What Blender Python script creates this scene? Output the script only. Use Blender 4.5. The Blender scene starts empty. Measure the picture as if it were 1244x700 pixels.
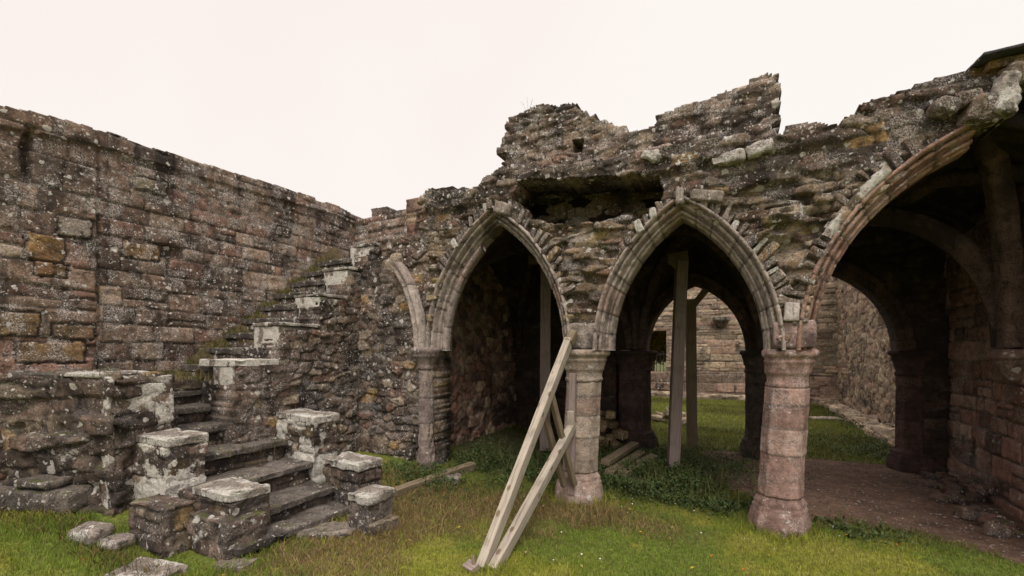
import bpy, math, numpy as np
from mathutils import Vector, Matrix
sc = bpy.context.scene
COL = sc.collection
PI = math.pi
# ---------------------------------------------------------------- frame
# x runs along the arcade, y runs through it, z up; metres
CAM = np.array([1.643, -4.996, 1.70]); YAW = math.asin(.4511)

# ---------------------------------------------------------------- noise
def _h(ix, iy, iz, seed):
    n = (ix.astype(np.int64) * 374761393 + iy.astype(np.int64) * 668265263 + iz.astype(np.int64) * 2147483647 + seed * 144665) & 0xFFFFFFFF
    n = ((n ^ (n >> 13)) * 1274126177) & 0xFFFFFFFF
    n = ((n ^ (n >> 16)) * 2246822519) & 0xFFFFFFFF
    n = n ^ (n >> 15)
    return (n & 0xFFFFFF) / float(0xFFFFFF)
def vn(x, y, z=None, seed=0):
    x = np.asarray(x, float); y = np.asarray(y, float)
    z = np.zeros_like(x) if z is None else np.asarray(z, float)
    x, y, z = np.broadcast_arrays(x, y, z)
    fx, fy, fz = np.floor(x), np.floor(y), np.floor(z)
    ix, iy, iz = fx.astype(np.int64), fy.astype(np.int64), fz.astype(np.int64)
    u, v, w = x - fx, y - fy, z - fz
    u = u*u*(3-2*u); v = v*v*(3-2*v); w = w*w*(3-2*w)
    r = 0
    for a in (0, 1):
        for b in (0, 1):
            for c in (0, 1):
                r = r + _h(ix+a, iy+b, iz+c, seed) * (u if a else 1-u) * (v if b else 1-v) * (w if c else 1-w)
    return r * 2 - 1
def fbm(x, y, z=None, seed=0, o=4):
    r = 0; a = .55; f = 1.0
    for i in range(o):
        r = r + a * vn(np.asarray(x)*f, np.asarray(y)*f, None if z is None else np.asarray(z)*f, seed + 17*i)
        a *= .5; f *= 2.03
    return r
def sst(a, b, x):
    t = np.clip((np.asarray(x, float) - a) / (b - a), 0, 1); return t*t*(3-2*t)

# ---------------------------------------------------------------- tagging and linking
def tag(o, label=None, cat=None, group=None, kind=None):
    if label: o['label'] = label
    if cat: o['category'] = cat
    if group: o['group'] = group
    if kind: o['kind'] = kind
    return o
def empty(name, loc, label=None, cat=None, group=None):
    o = bpy.data.objects.new(name, None); COL.objects.link(o); o.location = loc
    o.empty_display_size = .1
    return tag(o, label, cat, group)
def mk(name, v, f, mat, parent=None, col=None, smooth=True, loc=(0, 0, 0)):
    v = np.asarray(v, np.float32); f = np.asarray(f, np.int32); k = f.shape[1]
    me = bpy.data.meshes.new(name)
    me.vertices.add(len(v)); me.vertices.foreach_set('co', v.ravel())
    me.loops.add(f.size); me.loops.foreach_set('vertex_index', f.ravel())
    me.polygons.add(len(f))
    me.polygons.foreach_set('loop_start', np.arange(0, f.size, k, dtype=np.int32))
    me.polygons.foreach_set('use_smooth', np.full(len(f), smooth))
    me.update(calc_edges=True); me.validate()
    if col is not None:
        c = np.asarray(col, np.float32)
        if c.ndim == 1: c = np.tile(c, (len(v), 1))
        if c.shape[1] == 3: c = np.concatenate([c, np.zeros((len(c), 1), np.float32)], 1)
        at = me.color_attributes.new('stone', 'FLOAT_COLOR', 'POINT')
        at.data.foreach_set('color', c.ravel())
    me.materials.append(mat)
    o = bpy.data.objects.new(name, me); COL.objects.link(o)
    if parent is not None:
        o.parent = parent
        w = Vector((0, 0, 0)); q = parent
        while q is not None: w = w + q.location; q = q.parent
        o.location = Vector(loc) - w
    else:
        o.location = loc
    return o

# ---------------------------------------------------------------- materials
def new_mat(name):
    m = bpy.data.materials.new(name); m.use_nodes = True
    nt = m.node_tree; nt.nodes.clear()
    out = nt.nodes.new('ShaderNodeOutputMaterial'); b = nt.nodes.new('ShaderNodeBsdfPrincipled')
    nt.links.new(b.outputs[0], out.inputs[0])
    b.inputs['Roughness'].default_value = .9
    b.inputs['Specular IOR Level'].default_value = .25
    return m, nt, b
class NB:
    def __init__(s, nt): s.nt = nt
    def link(s, a, b): s.nt.links.new(a, b)
    def put(s, sock, val):
        if hasattr(val, 'is_output'): s.link(val, sock)
        else: sock.default_value = val
    def noise(s, co, scale, detail=4, rough=.55, dist=0.0):
        n = s.nt.nodes.new('ShaderNodeTexNoise'); s.link(co, n.inputs['Vector'])
        n.inputs['Scale'].default_value = scale; n.inputs['Detail'].default_value = detail
        n.inputs['Roughness'].default_value = rough; n.inputs['Distortion'].default_value = dist
        return n.outputs['Fac']
    def voro(s, co, scale, rnd=1.0):
        n = s.nt.nodes.new('ShaderNodeTexVoronoi'); s.link(co, n.inputs['Vector'])
        n.inputs['Scale'].default_value = scale; n.inputs['Randomness'].default_value = rnd
        return n.outputs['Distance'], n.outputs['Color']
    def ramp(s, fac, a, b, lo=0.0, hi=1.0):
        n = s.nt.nodes.new('ShaderNodeMapRange'); n.interpolation_type = 'SMOOTHSTEP'
        s.put(n.inputs['Value'], fac)
        n.inputs['From Min'].default_value = a; n.inputs['From Max'].default_value = b
        n.inputs['To Min'].default_value = lo; n.inputs['To Max'].default_value = hi
        return n.outputs['Result']
    def math(s, op, a, b=0.0):
        n = s.nt.nodes.new('ShaderNodeMath'); n.operation = op
        s.put(n.inputs[0], a); s.put(n.inputs[1], b); return n.outputs[0]
    def mix(s, fac, a, b, mode='MIX'):
        n = s.nt.nodes.new('ShaderNodeMix'); n.data_type = 'RGBA'; n.blend_type = mode
        s.put(n.inputs[0], fac)
        for sock, v in ((n.inputs[6], a), (n.inputs[7], b)):
            if isinstance(v, tuple) and len(v) == 3: v = v + (1.0,)
            s.put(sock, v)
        return n.outputs[2]
    def bump(s, h, strength, dist, prev=None):
        n = s.nt.nodes.new('ShaderNodeBump'); s.link(h, n.inputs['Height'])
        n.inputs['Strength'].default_value = strength; n.inputs['Distance'].default_value = dist
        if prev: s.link(prev, n.inputs['Normal'])
        return n.outputs[0]
def stone_mat(name, film=1.0, fc=.45, specks=.5, patch=.3, grime=.5, moss=.3, och=.2, bump=.5, gain=1.0, mortar=(.17, .145, .125), white=(.64, .60, .555)):
    m, nt, b = new_mat(name); g = NB(nt)
    tc = nt.nodes.new('ShaderNodeTexCoord'); co = tc.outputs['Object']
    geo = nt.nodes.new('ShaderNodeNewGeometry')
    at = nt.nodes.new('ShaderNodeAttribute'); at.attribute_name = 'stone'
    base = at.outputs['Color']; joint = at.outputs['Alpha']
    n_mid = g.noise(co, 9, 5, .62); n_fine = g.noise(co, 60, 5, .75); n_grit = g.noise(co, 120, 3, .7); n_big = g.noise(co, 1.3, 5, .6, .4)
    mot = g.math('MULTIPLY', g.ramp(n_mid, .25, .75, .62, 1.38), g.ramp(n_fine, .28, .72, 1-fc, 1+fc))
    if gain != 1.0: mot = g.math('MULTIPLY', mot, gain)
    c = g.mix(1.0, base, mot, 'MULTIPLY')
    # mortar and packed dirt in the joints
    c = g.mix(g.math('MULTIPLY', joint, .85), c, (.045, .037, .032))
    # ochre crust
    if och > 0:
        fo = g.ramp(g.noise(co, 3.1, 5, .6), .72 - .16*och, .80 - .12*och)
        c = g.mix(g.math('MULTIPLY', fo, .7), c, (.30, .19, .075))
    # black algae staining with streaks
    mp = nt.nodes.new('ShaderNodeMapping'); g.link(co, mp.inputs['Vector']); mp.inputs['Scale'].default_value = (2.2, 2.2, .45)
    streak = g.noise(mp.outputs[0], 1.6, 6, .65)
    fg = g.math('MAXIMUM', g.ramp(n_big, .64 - .22*grime, .72 - .2*grime), g.ramp(streak, .68 - .22*grime, .76 - .2*grime))
    fg = g.math('MULTIPLY', fg, g.math('MULTIPLY', g.ramp(n_mid, .2, .6, .35, .95), g.ramp(n_fine, .3, .6, .6, 1.0)))
    blk = g.math('MULTIPLY', g.ramp(g.noise(co, 13, 6, .75), .54, .62), .85*min(1, grime+.25))
    fg = g.math('MAXIMUM', fg, blk)
    c = g.mix(fg, c, (.024, .019, .017))
    # grey film of crustose lichen
    ff = g.math('MULTIPLY', g.ramp(g.noise(co, 4.0, 6, .72), .465, .59), g.ramp(g.math('ADD', g.math('MULTIPLY', n_fine, .5), g.math('MULTIPLY', n_grit, .5)), .49, .56))
    c = g.mix(g.math('MULTIPLY', ff, .85*film*min(1, specks+.15)), c, (.50, .46, .435))
    # white lichen rosettes, three sizes
    wob = nt.nodes.new('ShaderNodeTexNoise'); g.link(co, wob.inputs['Vector']); wob.inputs['Scale'].default_value = 30; wob.inputs['Detail'].default_value = 3
    va = nt.nodes.new('ShaderNodeVectorMath'); va.operation = 'MULTIPLY_ADD'
    g.link(wob.outputs['Color'], va.inputs[0]); va.inputs[1].default_value = (.05, .05, .05); g.link(co, va.inputs[2])
    cw = va.outputs[0]
    tot = None
    for scl, rad, dens in ((4.2, .24, .40), (8.5, .32, .50), (18, .34, .42), (38, .36, .32)):
        d, vc = g.voro(cw, scl)
        sep = nt.nodes.new('ShaderNodeSeparateColor'); g.link(vc, sep.inputs[0])
        zone = g.noise(co, scl*.16, 3, .6)
        r = g.math('MULTIPLY', g.math('MULTIPLY', sep.outputs[0], rad), g.ramp(zone, .62 - dens*specks, .74 - dens*specks*.6))
        f = g.ramp(g.math('SUBTRACT', r, d), -.01, .05)
        tot = f if tot is None else g.math('MAXIMUM', tot, f)
    if patch > 0:
        np_ = g.noise(cw, 3.4, 5, .62)
        fp = g.math('MULTIPLY', g.ramp(np_, .76 - .34*patch, .80 - .32*patch), g.ramp(n_fine, .28, .5, .45, 1))
        tot = g.math('MAXIMUM', tot, fp)
    tot = g.math('MULTIPLY', tot, g.ramp(n_fine, .25, .55, .35, .95 if specks > 0 else 0.0) if specks > 0 else 0.0)
    c = g.mix(tot, c, g.mix(n_mid, (white[0]*.8, white[1]*.8, white[2]*.78), white))
    # moss on ledges
    if moss > 0:
        sx = nt.nodes.new('ShaderNodeSeparateXYZ'); g.link(geo.outputs['Normal'], sx.inputs[0])
        fm = g.math('MULTIPLY', g.ramp(sx.outputs[2], .45, .85), g.ramp(g.noise(co, 5, 5, .65), .62 - .25*moss, .74 - .2*moss))
        c = g.mix(fm, c, g.mix(n_fine, (.05, .055, .018), (.10, .10, .035)))
    g.link(c, b.inputs['Base Color'])
    hh = g.math('ADD', g.math('MULTIPLY', n_fine, .5), g.math('ADD', g.math('MULTIPLY', n_mid, 1.2), g.math('MULTIPLY', tot, .25)))
    g.link(g.bump(hh, min(1, bump+.15), .04), b.inputs['Normal'])
    return m
def wood_mat(name, c0, c1, gr=.5, knots=True):
    m, nt, b = new_mat(name); g = NB(nt)
    tc = nt.nodes.new('ShaderNodeTexCoord'); co = tc.outputs['Object']
    mp = nt.nodes.new('ShaderNodeMapping'); g.link(co, mp.inputs['Vector']); mp.inputs['Scale'].default_value = (1, 1, .06)
    gn = g.noise(mp.outputs[0], 70, 5, .6, .6)
    c = g.mix(g.ramp(gn, .3, .7), c0, c1)
    mp3 = nt.nodes.new('ShaderNodeMapping'); g.link(co, mp3.inputs['Vector']); mp3.inputs['Scale'].default_value = (1, 1, .03)
    crack = g.ramp(g.noise(mp3.outputs[0], 38, 3, .5), .30, .36, 1, 0)
    c = g.mix(g.math('MULTIPLY', crack, .75), c, (.06, .045, .03))
    st = g.noise(co, 4, 5, .6)
    c = g.mix(g.math('MULTIPLY', g.ramp(st, .5, .75), gr), c, (c0[0]*.4, c0[1]*.38, c0[2]*.36))
    if knots:
        mp2 = nt.nodes.new('ShaderNodeMapping'); g.link(co, mp2.inputs['Vector']); mp2.inputs['Scale'].default_value = (9, 9, 5)
        d, vc = g.voro(mp2.outputs[0], 1)
        c = g.mix(g.ramp(d, .12, .22, .8, 0), c, (.11, .065, .03))
    g.link(c, b.inputs['Base Color']); b.inputs['Roughness'].default_value = .8
    g.link(g.bump(gn, .5, .01), b.inputs['Normal'])
    return m
def attr_mat(name, rough=.8, var=.3, scale=30, trans=0.0, bump=0.0):
    m, nt, b = new_mat(name); g = NB(nt)
    tc = nt.nodes.new('ShaderNodeTexCoord'); at = nt.nodes.new('ShaderNodeAttribute'); at.attribute_name = 'stone'
    n = g.noise(tc.outputs['Object'], scale, 5, .65)
    c = g.mix(1.0, at.outputs['Color'], g.ramp(n, .25, .75, 1-var, 1+var), 'MULTIPLY')
    g.link(c, b.inputs['Base Color']); b.inputs['Roughness'].default_value = rough
    if bump: g.link(g.bump(n, bump, .03), b.inputs['Normal'])
    if trans:
        t = nt.nodes.new('ShaderNodeBsdfTranslucent'); g.link(c, t.inputs[0])
        ms = nt.nodes.new('ShaderNodeMixShader'); ms.inputs[0].default_value = trans
        g.link(b.outputs[0], ms.inputs[1]); g.link(t.outputs[0], ms.inputs[2])
        out = [x for x in nt.nodes if x.type == 'OUTPUT_MATERIAL'][0]; g.link(ms.outputs[0], out.inputs[0])
    return m

M_WALL = stone_mat('weathered_wall_stone', gain=.86, specks=.85, patch=.22, grime=.60, moss=.3, och=.12)
M_ARC = stone_mat('arcade_rubble_stone', gain=.80, film=.75, specks=.8, patch=.24, grime=.58, moss=.5, och=.28, bump=.7)
M_DRESS = stone_mat('dressed_sandstone', film=.55, fc=.25, specks=.5, patch=.12, grime=.36, moss=.2, och=.05, bump=.4, white=(.50, .46, .43))
M_COLM = stone_mat('column_sandstone', film=.8, fc=.2, specks=.55, patch=.22, grime=.26, moss=.2, och=.05, bump=.35, white=(.50, .46, .43))
M_WHITE = stone_mat('white_lichen_stone', film=.5, specks=.7, patch=.96, grime=.62, moss=.1, och=.15, bump=.6, gain=.75, white=(.72, .68, .62))
M_STAIR = stone_mat('stair_stone', gain=.74, film=.4, specks=.7, patch=.38, grime=.72, moss=.5, och=.25, bump=.7)
M_CAP = stone_mat('lichen_crusted_stone', gain=.85, specks=.8, patch=.72, grime=.6, moss=.15, och=.1, bump=.6, white=(.62, .59, .54))
M_TREAD = stone_mat('worn_tread_stone', gain=.78, film=.5, specks=.45, patch=.25, grime=.6, moss=.25, och=.15, bump=.6)
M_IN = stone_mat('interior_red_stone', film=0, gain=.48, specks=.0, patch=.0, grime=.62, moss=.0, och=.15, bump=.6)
M_BAY = stone_mat('bay_wall_stone', film=.15, specks=.0, patch=.0, grime=.5, moss=.0, och=.3, bump=.6, gain=1.5)
M_FAR = stone_mat('far_wall_stone', specks=.30, patch=.08, grime=.35, moss=.2, och=.25, bump=.6)
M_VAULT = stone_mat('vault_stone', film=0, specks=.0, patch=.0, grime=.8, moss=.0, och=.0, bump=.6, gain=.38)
M_PINE = wood_mat('new_pine_timber', (.26, .222, .178), (.40, .35, .288), .75)
M_OLD = wood_mat('weathered_grey_timber', (.19, .145, .132), (.28, .222, .202), .5, False)
M_DARKW = wood_mat('dark_damp_timber', (.13, .10, .07), (.22, .17, .11), .5, False)
M_GRASS = attr_mat('grass_blades', .7, .15, 6, .25)
M_GROUND = attr_mat('turf_soil', .95, .45, 22, 0, .5)
M_PATH = attr_mat('trodden_earth', .95, .35, 26, 0, .6)
M_LEAF = attr_mat('leaf_green', .6, .15, 10, .2)
M_PLAIN = attr_mat('small_things', .8, .15, 60)
M_SLATE = stone_mat('roof_slate', specks=.1, patch=0, grime=.2, moss=0, och=0, bump=.2)
m_, nt_, b_ = new_mat('painted_iron'); b_.inputs['Base Color'].default_value = (.02, .02, .02, 1); b_.inputs['Roughness'].default_value = .5
g_ = NB(nt_); tc_ = nt_.nodes.new('ShaderNodeTexCoord'); g_.link(g_.mix(g_.noise(tc_.outputs['Object'], 20), (.015, .015, .016), (.05, .035, .028)), b_.inputs['Base Color'])
M_IRON = m_

# ---------------------------------------------------------------- masonry layouts: (s, z) -> height, colour, joint, centre
P_WALL = [(6, (.190, .140, .118)), (4, (.145, .108, .092)), (4, (.235, .185, .158)), (3, (.200, .130, .112)), (1.5, (.29, .235, .195)), (.12, (.30, .20, .095)), (2, (.11, .086, .078))]
P_ARC = [(5, (.175, .135, .118)), (5, (.13, .105, .094)), (3, (.235, .195, .165)), (2, (.20, .135, .115)), (2, (.30, .26, .22)), (.8, (.29, .20, .095)), (2, (.10, .085, .08))]
P_CORE = [(4, (.24, .19, .145)), (3, (.30, .245, .19)), (2, (.20, .14, .11)), (1.5, (.27, .22, .11)), (2, (.17, .14, .12)), (2, (.36, .31, .26))]
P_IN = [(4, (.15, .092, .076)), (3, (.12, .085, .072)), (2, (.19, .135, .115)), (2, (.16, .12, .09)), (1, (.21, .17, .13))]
P_FAR = [(4, (.29, .245, .19)), (4, (.235, .195, .15)), (2, (.31, .23, .185)), (1.5, (.38, .32, .25)), (1, (.19, .15, .125))]
P_RED = [(4, (.225, .135, .12)), (3, (.19, .115, .10)), (2, (.25, .17, .15)), (1.5, (.15, .10, .09)), (1, (.28, .215, .19))]
P_STAIR = [(4, (.17, .13, .115)), (4, (.13, .105, .095)), (2, (.22, .185, .15)), (1, (.26, .19, .10)), (1, (.28, .245, .21))]
TINT = np.array((1.10, 1.0, .88))
def pick(pal, rnd):
    w = np.cumsum([p[0] for p in pal]); w = w / w[-1]
    return (np.array([p[1] for p in pal])*TINT)[np.searchsorted(w, np.clip(rnd, 0, .99999))]
def coursed(seed, hr=(.12, .26), lr=(.22, .65), pal=P_WALL, jw=.011, off=.018, bulge=.012, warp=.03, zlo=-1, zhi=6, slo=-10, shi=16, rough=1.0):
    rng = np.random.default_rng(seed)
    zb = [zlo]
    while zb[-1] < zhi: zb.append(zb[-1] + rng.uniform(*hr))
    zb = np.array(zb); rows = []
    for k in range(len(zb) - 1):
        b = [slo - rng.uniform(0, .6)]
        h = zb[k+1] - zb[k]
        while b[-1] < shi: b.append(b[-1] + max(h*.8, rng.uniform(*lr) * (0.6 + 2*h)))
        rows.append(np.array(b))
    def f(s, z):
        s = np.asarray(s, float); z = np.asarray(z, float)
        wz = z + warp*fbm(s*.9, z*1.2, None, seed+1, 2) + warp*.28*fbm(s*7, z*7, None, seed+2, 2)
        ws = s + warp*.5*fbm(s*6, z*6, None, seed+3, 2)
        k = np.clip(np.searchsorted(zb, wz) - 1, 0, len(rows)-1)
        i = np.zeros(k.shape, np.int64); s0 = np.zeros(k.shape); s1 = np.zeros(k.shape)
        for r in np.unique(k):
            mk_ = k == r; b = rows[r]
            j = np.clip(np.searchsorted(b, ws[mk_]) - 1, 0, len(b)-2)
            i[mk_] = j; s0[mk_] = b[j]; s1[mk_] = b[j+1]
        z0 = zb[k]; z1 = zb[k+1]
        r0, r1, r2, r3, r4, r5 = (_h(i, k, i*0+q, seed) for q in range(6))
        # split some tall stones into two thin ones
        zm = z0 + (z1-z0)*(.35+.3*r5); sp = (r4 > .84) & ((z1-z0) > .15)
        up = sp & (wz > zm)
        z0, z1 = np.where(up, zm, z0), np.where(sp & ~up, zm, z1)
        rr = [np.where(up, (r*7.13) % 1, r) for r in (r0, r1, r2, r3)]
        dx = np.minimum(ws-s0, s1-ws); dz = np.minimum(wz-z0, z1-wz)
        rad = .008 + .018*rr[3]
        d = np.where((dx < rad) & (dz < rad), rad - np.hypot(rad-dx, rad-dz), np.minimum(dx, dz))
        jwv = jw*(.6+.9*rr[2])
        prof = sst(0, 1, (d - jwv*.3) / (.007+.007*rr[3]))
        cs, cz = (s0+s1)/2, (z0+z1)/2
        hgt = (rr[0]-.5)*2*off + bulge*sst(0, .04, d) + .02*(rr[1]-.5)*(ws-cs) + .05*(rr[2]-.5)*(wz-cz)
        nz = rough*(.006*fbm(s*18+rr[0]*9, z*18, None, seed+5, 4) + .006*fbm(s*4.5+rr[1]*31, z*4.5, None, seed+6, 3))
        nz = nz - rough*.016*sst(.2, .6, fbm(s*8+rr[2]*17, z*8, None, seed+9, 3))
        fil = sst(-.2, .2, fbm(s*1.9, z*1.9, None, seed+8, 3))
        hgt = (hgt + nz)*prof + (1-prof)*((1-fil)*(hgt*.3-.016) + fil*(hgt*.5-.003) + .005*fbm(s*22, z*22, None, seed+7, 2))
        col = pick(pal, rr[3]*.999) * (.62 + .72*rr[1])[..., None]
        col = col*(1-((1-prof)*fil)[..., None]) + np.array((.20, .175, .15))*((1-prof)*fil)[..., None]
        prof = 1-(1-prof)*(1-.85*fil)
        return hgt, col, 1-prof, cs, cz
    return f
def rubble(seed, cw=.24, ch=.12, pal=P_ARC, jw=.10, off=.04, bulge=.02, rough=1.0, warp=.05):
    def f(s, z):
        s = np.asarray(s, float); z = np.asarray(z, float)
        a = (s + warp*fbm(s*3, z*3, None, seed+1, 3))/cw; b = (z + warp*.6*fbm(s*3, z*3, None, seed+2, 3))/ch
        fa, fb = np.floor(a).astype(np.int64), np.floor(b).astype(np.int64)
        F1 = np.full(a.shape, 9.); F2 = np.full(a.shape, 9.); ci = np.zeros(a.shape, np.int64); cj = np.zeros(a.shape, np.int64); ca = np.zeros(a.shape); cb = np.zeros(a.shape)
        for da in (-1, 0, 1):
            for db in (-1, 0, 1):
                i, j = fa+da, fb+db
                px = i + .08 + .84*_h(i, j, i*0+1, seed) + .5*(j % 2); py = j + .12 + .76*_h(i, j, i*0+2, seed)
                dd = np.maximum(np.abs(a-px), np.abs(b-py))*.6 + np.hypot(a-px, b-py)*.4 + .12*_h(i, j, i*0+3, seed)
                nb = dd < F1
                F2 = np.where(nb, F1, np.minimum(F2, dd))
                ci = np.where(nb, i, ci); cj = np.where(nb, j, cj); ca = np.where(nb, px, ca); cb = np.where(nb, py, cb)
                F1 = np.where(nb, dd, F1)
        e = F2-F1
        r0, r1, r2, r3 = (_h(ci, cj, ci*0+q+4, seed) for q in range(4))
        prof = sst(.01, .01+jw*.9, e)
        cs, cz = ca*cw, cb*ch
        hgt = (r0-.45)*2*off + .4*bulge*sst(0, .3, e) + .10*(r1-.5)*(s-cs) + .16*(r2-.4)*(z-cz)
        hgt = hgt + rough*(.009*fbm(s*17+r0*9, z*18, None, seed+5, 4) + .010*fbm(s*5+r1*31, z*6, None, seed+6, 3) - .020*sst(.15, .55, fbm(s*8+r2*17, z*9, None, seed+9, 3)))
        fil = sst(-.25, .25, fbm(s*1.9, z*1.9, None, seed+8, 3))
        hgt = hgt*prof + (1-prof)*((1-fil)*(hgt*.3-.026) + fil*(hgt*.5-.005) + .008*fbm(s*20, z*20, None, seed+7, 2))
        col = pick(pal, r3) * (.60 + .75*r1)[..., None]
        col = col*(1-((1-prof)*fil)[..., None]) + np.array((.19, .165, .14))*((1-prof)*fil)[..., None]
        prof = 1-(1-prof)*(1-.85*fil)
        return hgt, col, 1-prof, cs, cz
    return f
def blend(la, lb, sel):
    def f(s, z):
        A = la(s, z); B = lb(s, z); w = sel(s, z)
        h = A[0]*(1-w)+B[0]*w; q = w > .5
        return h, np.where(q[..., None], B[1], A[1]), np.where(q, B[2], A[2]), np.where(q, B[3], A[3]), np.where(q, B[4], A[4])
    return f
def relief(name, O, sd, n, S, Z, res, lay, inside, thick, mat, parent=None, big=.02, loc=(0, 0, 0), seed=5, extra=None, backamp=1.0):
    """A solid length of wall: dense relief face, back face and edges all round."""
    ns = int((S[1]-S[0])/res)+1; nz = int((Z[1]-Z[0])/res)+1
    s = np.linspace(S[0], S[1], ns); z = np.linspace(Z[0], Z[1], nz)
    G, H = np.meshgrid(s, z)
    h, col, jt, cs, cz = lay(G, H)
    h = h + big*fbm(G*.8, H*.8, None, seed, 3)
    if extra is not None: h = h + extra(G, H)
    jx = res*.35*vn(G*40, H*40, None, seed+9)
    P = lambda hh, GG: np.stack([O[0]+sd[0]*GG+n[0]*hh, O[1]+sd[1]*GG+n[1]*hh, O[2]+H], -1)
    F = P(h, G+jx)
    B = P(-thick - .5*backamp*h, G+jx)
    c = lambda A: (A[:-1, :-1]+A[1:, :-1]+A[:-1, 1:]+A[1:, 1:])/4
    ok = inside(c(G), c(H), cs[:-1, :-1], cz[:-1, :-1])
    N = ns*nz; idx = np.arange(N).reshape(nz, ns)
    a, b, d, e = idx[:-1, :-1][ok], idx[:-1, 1:][ok], idx[1:, 1:][ok], idx[1:, :-1][ok]
    right = (sd[0]*n[1]-sd[1]*n[0]) < 0   # s x z faces along n ?
    front = np.stack([a, b, d, e], 1); back = np.stack([a, e, d, b], 1)+N
    pad = np.pad(ok, 1); fl = [front, back]
    I, J = np.nonzero(ok)
    for di, dj, p, q in ((-1, 0, (0, 0), (0, 1)), (1, 0, (1, 1), (1, 0)), (0, -1, (1, 0), (0, 0)), (0, 1, (0, 1), (1, 1))):
        ed = ~pad[I+1+di, J+1+dj]
        va = idx[I[ed]+p[0], J[ed]+p[1]]; vb = idx[I[ed]+q[0], J[ed]+q[1]]
        fl.append(np.stack([vb, va, va+N, vb+N], 1))
    f = np.concatenate(fl)
    if not right: f = f[:, ::-1]
    v = np.concatenate([F.reshape(-1, 3), B.reshape(-1, 3)])
    cc = np.concatenate([col, jt[..., None]], -1).reshape(-1, 4); cc = np.concatenate([cc, cc])
    used = np.zeros(len(v), bool); used[f.ravel()] = True
    re = np.cumsum(used)-1
    return mk(name, v[used]-np.array(loc), re[f], mat, parent, cc[used], True, loc)

# ---------------------------------------------------------------- rough blocks
def block_mesh(size, res=.03, rad=.02, amp=.012, freq=6, seed=0, lay=None, col=(.2, .16, .14), taper=(1, 1), skew=(0, 0), fine=.004, chip=0.0):
    sx, sy, sz = size; V = []; Fc = []; n0 = 0; NN = []
    for ax in range(3):
        for sg in (-1, 1):
            u, w = [(1, 2), (2, 0), (0, 1)][ax]
            nu = max(2, int(size[u]/res)+1); nw = max(2, int(size[w]/res)+1)
            rr_ = min(rad, *(np.array(size)*.45))
            def ln(n, L):
                q = np.linspace(-L/2+rr_, L/2-rr_, max(2, n)); e = np.array([0, .12, .45, .8])*rr_
                return np.concatenate([-L/2+e, q, (L/2-e)[::-1]])
            la_, lb_ = ln(nu, size[u]), ln(nw, size[w]); nu, nw = len(la_), len(lb_)
            a, b = np.meshgrid(la_, lb_)
            p = np.zeros((nw, nu, 3)); p[..., u] = a; p[..., w] = b; p[..., ax] = sg*.5*size[ax]
            nrm = np.zeros((nw, nu, 3)); nrm[..., ax] = sg
            idx = np.arange(nu*nw).reshape(nw, nu)+n0
            q = np.stack([idx[:-1, :-1], idx[:-1, 1:], idx[1:, 1:], idx[1:, :-1]], -1).reshape(-1, 4)
            Fc.append(q if sg > 0 else q[:, ::-1]); V.append(p.reshape(-1, 3)); NN.append(nrm.reshape(-1, 3)); n0 += nu*nw
    v = np.concatenate(V); f = np.concatenate(Fc); nn = np.concatenate(NN)
    half = np.array(size)/2; r = min(rad, *(half*.9))
    inner = np.clip(v, -(half-r), half-r); d = v-inner; L = np.linalg.norm(d, axis=1, keepdims=True)
    nrm = np.where(L > 1e-9, d/np.maximum(L, 1e-9), nn); v = inner+nrm*r
    # weld
    key = np.round(v/ (1e-5)).astype(np.int64); _, first, inv = np.unique(key, axis=0, return_index=True, return_inverse=True)
    inv = inv.ravel(); v = v[first]; nrm = nrm[first]; f = inv[f]
    f = f[(f[:, 0] != f[:, 1]) & (f[:, 1] != f[:, 2]) & (f[:, 2] != f[:, 3]) & (f[:, 3] != f[:, 0])]
    c = np.tile(np.array(list(col)+[0.]), (len(v), 1))
    if lay is not None:
        ax = np.abs(nrm).argmax(1); s = np.where(ax == 0, v[:, 1]+7.3, v[:, 0]); z = np.where(ax == 2, v[:, 1]+3.1, v[:, 2])
        h, lc, lj, _, _ = lay(s+(seed*1.7) % 5, z+(seed*.77) % 2+.6); v = v+nrm*h[:, None]; c = np.concatenate([lc, lj[:, None]], 1)
    so = seed*13.7
    h = amp*fbm(v[:, 0]*freq+so, v[:, 1]*freq, v[:, 2]*freq, seed+3, 3) + fine*fbm(v[:, 0]*28+so, v[:, 1]*28, v[:, 2]*28, seed+4, 2)
    if chip:
        h = h - chip*sst(.15, .5, fbm(v[:, 0]*4+so, v[:, 1]*4, v[:, 2]*4, seed+8, 3))
    v = v+nrm*h[:, None]
    t = (v[:, 2]/sz+.5)
    v[:, 0] = v[:, 0]*(1+(taper[0]-1)*t)+skew[0]*t; v[:, 1] = v[:, 1]*(1+(taper[1]-1)*t)+skew[1]*t
    return v, f, c
def rotm(rx=0, ry=0, rz=0):
    return np.array((Matrix.Rotation(rz, 3, 'Z') @ Matrix.Rotation(ry, 3, 'Y') @ Matrix.Rotation(rx, 3, 'X')))
def block(name, c, size, mat, parent=None, rot=(0, 0, 0), **k):
    v, f, cc = block_mesh(size, **k)
    R = rotm(*rot)
    return mk(name, v @ R.T, f, mat, parent, cc, True, c)
def bar(name, p0, p1, w, t, mat, parent=None, roll=0, seed=0, col=(.4, .3, .2), res=.05, amp=.004, rad=.006):
    p0, p1 = Vector(p0), Vector(p1); d = p1-p0
    v, f, cc = block_mesh((w, t, d.length), res=res, rad=rad, amp=amp, freq=3, seed=seed, col=col, fine=.001)
    o = mk(name, v, f, mat, parent, cc, True, (p0+p1)/2)
    q = Vector((0, 0, 1)).rotation_difference(d.normalized())
    o.rotation_mode = 'QUATERNION'; o.rotation_quaternion = q @ Matrix.Rotation(roll, 3, 'Z').to_quaternion()
    return o

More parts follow.
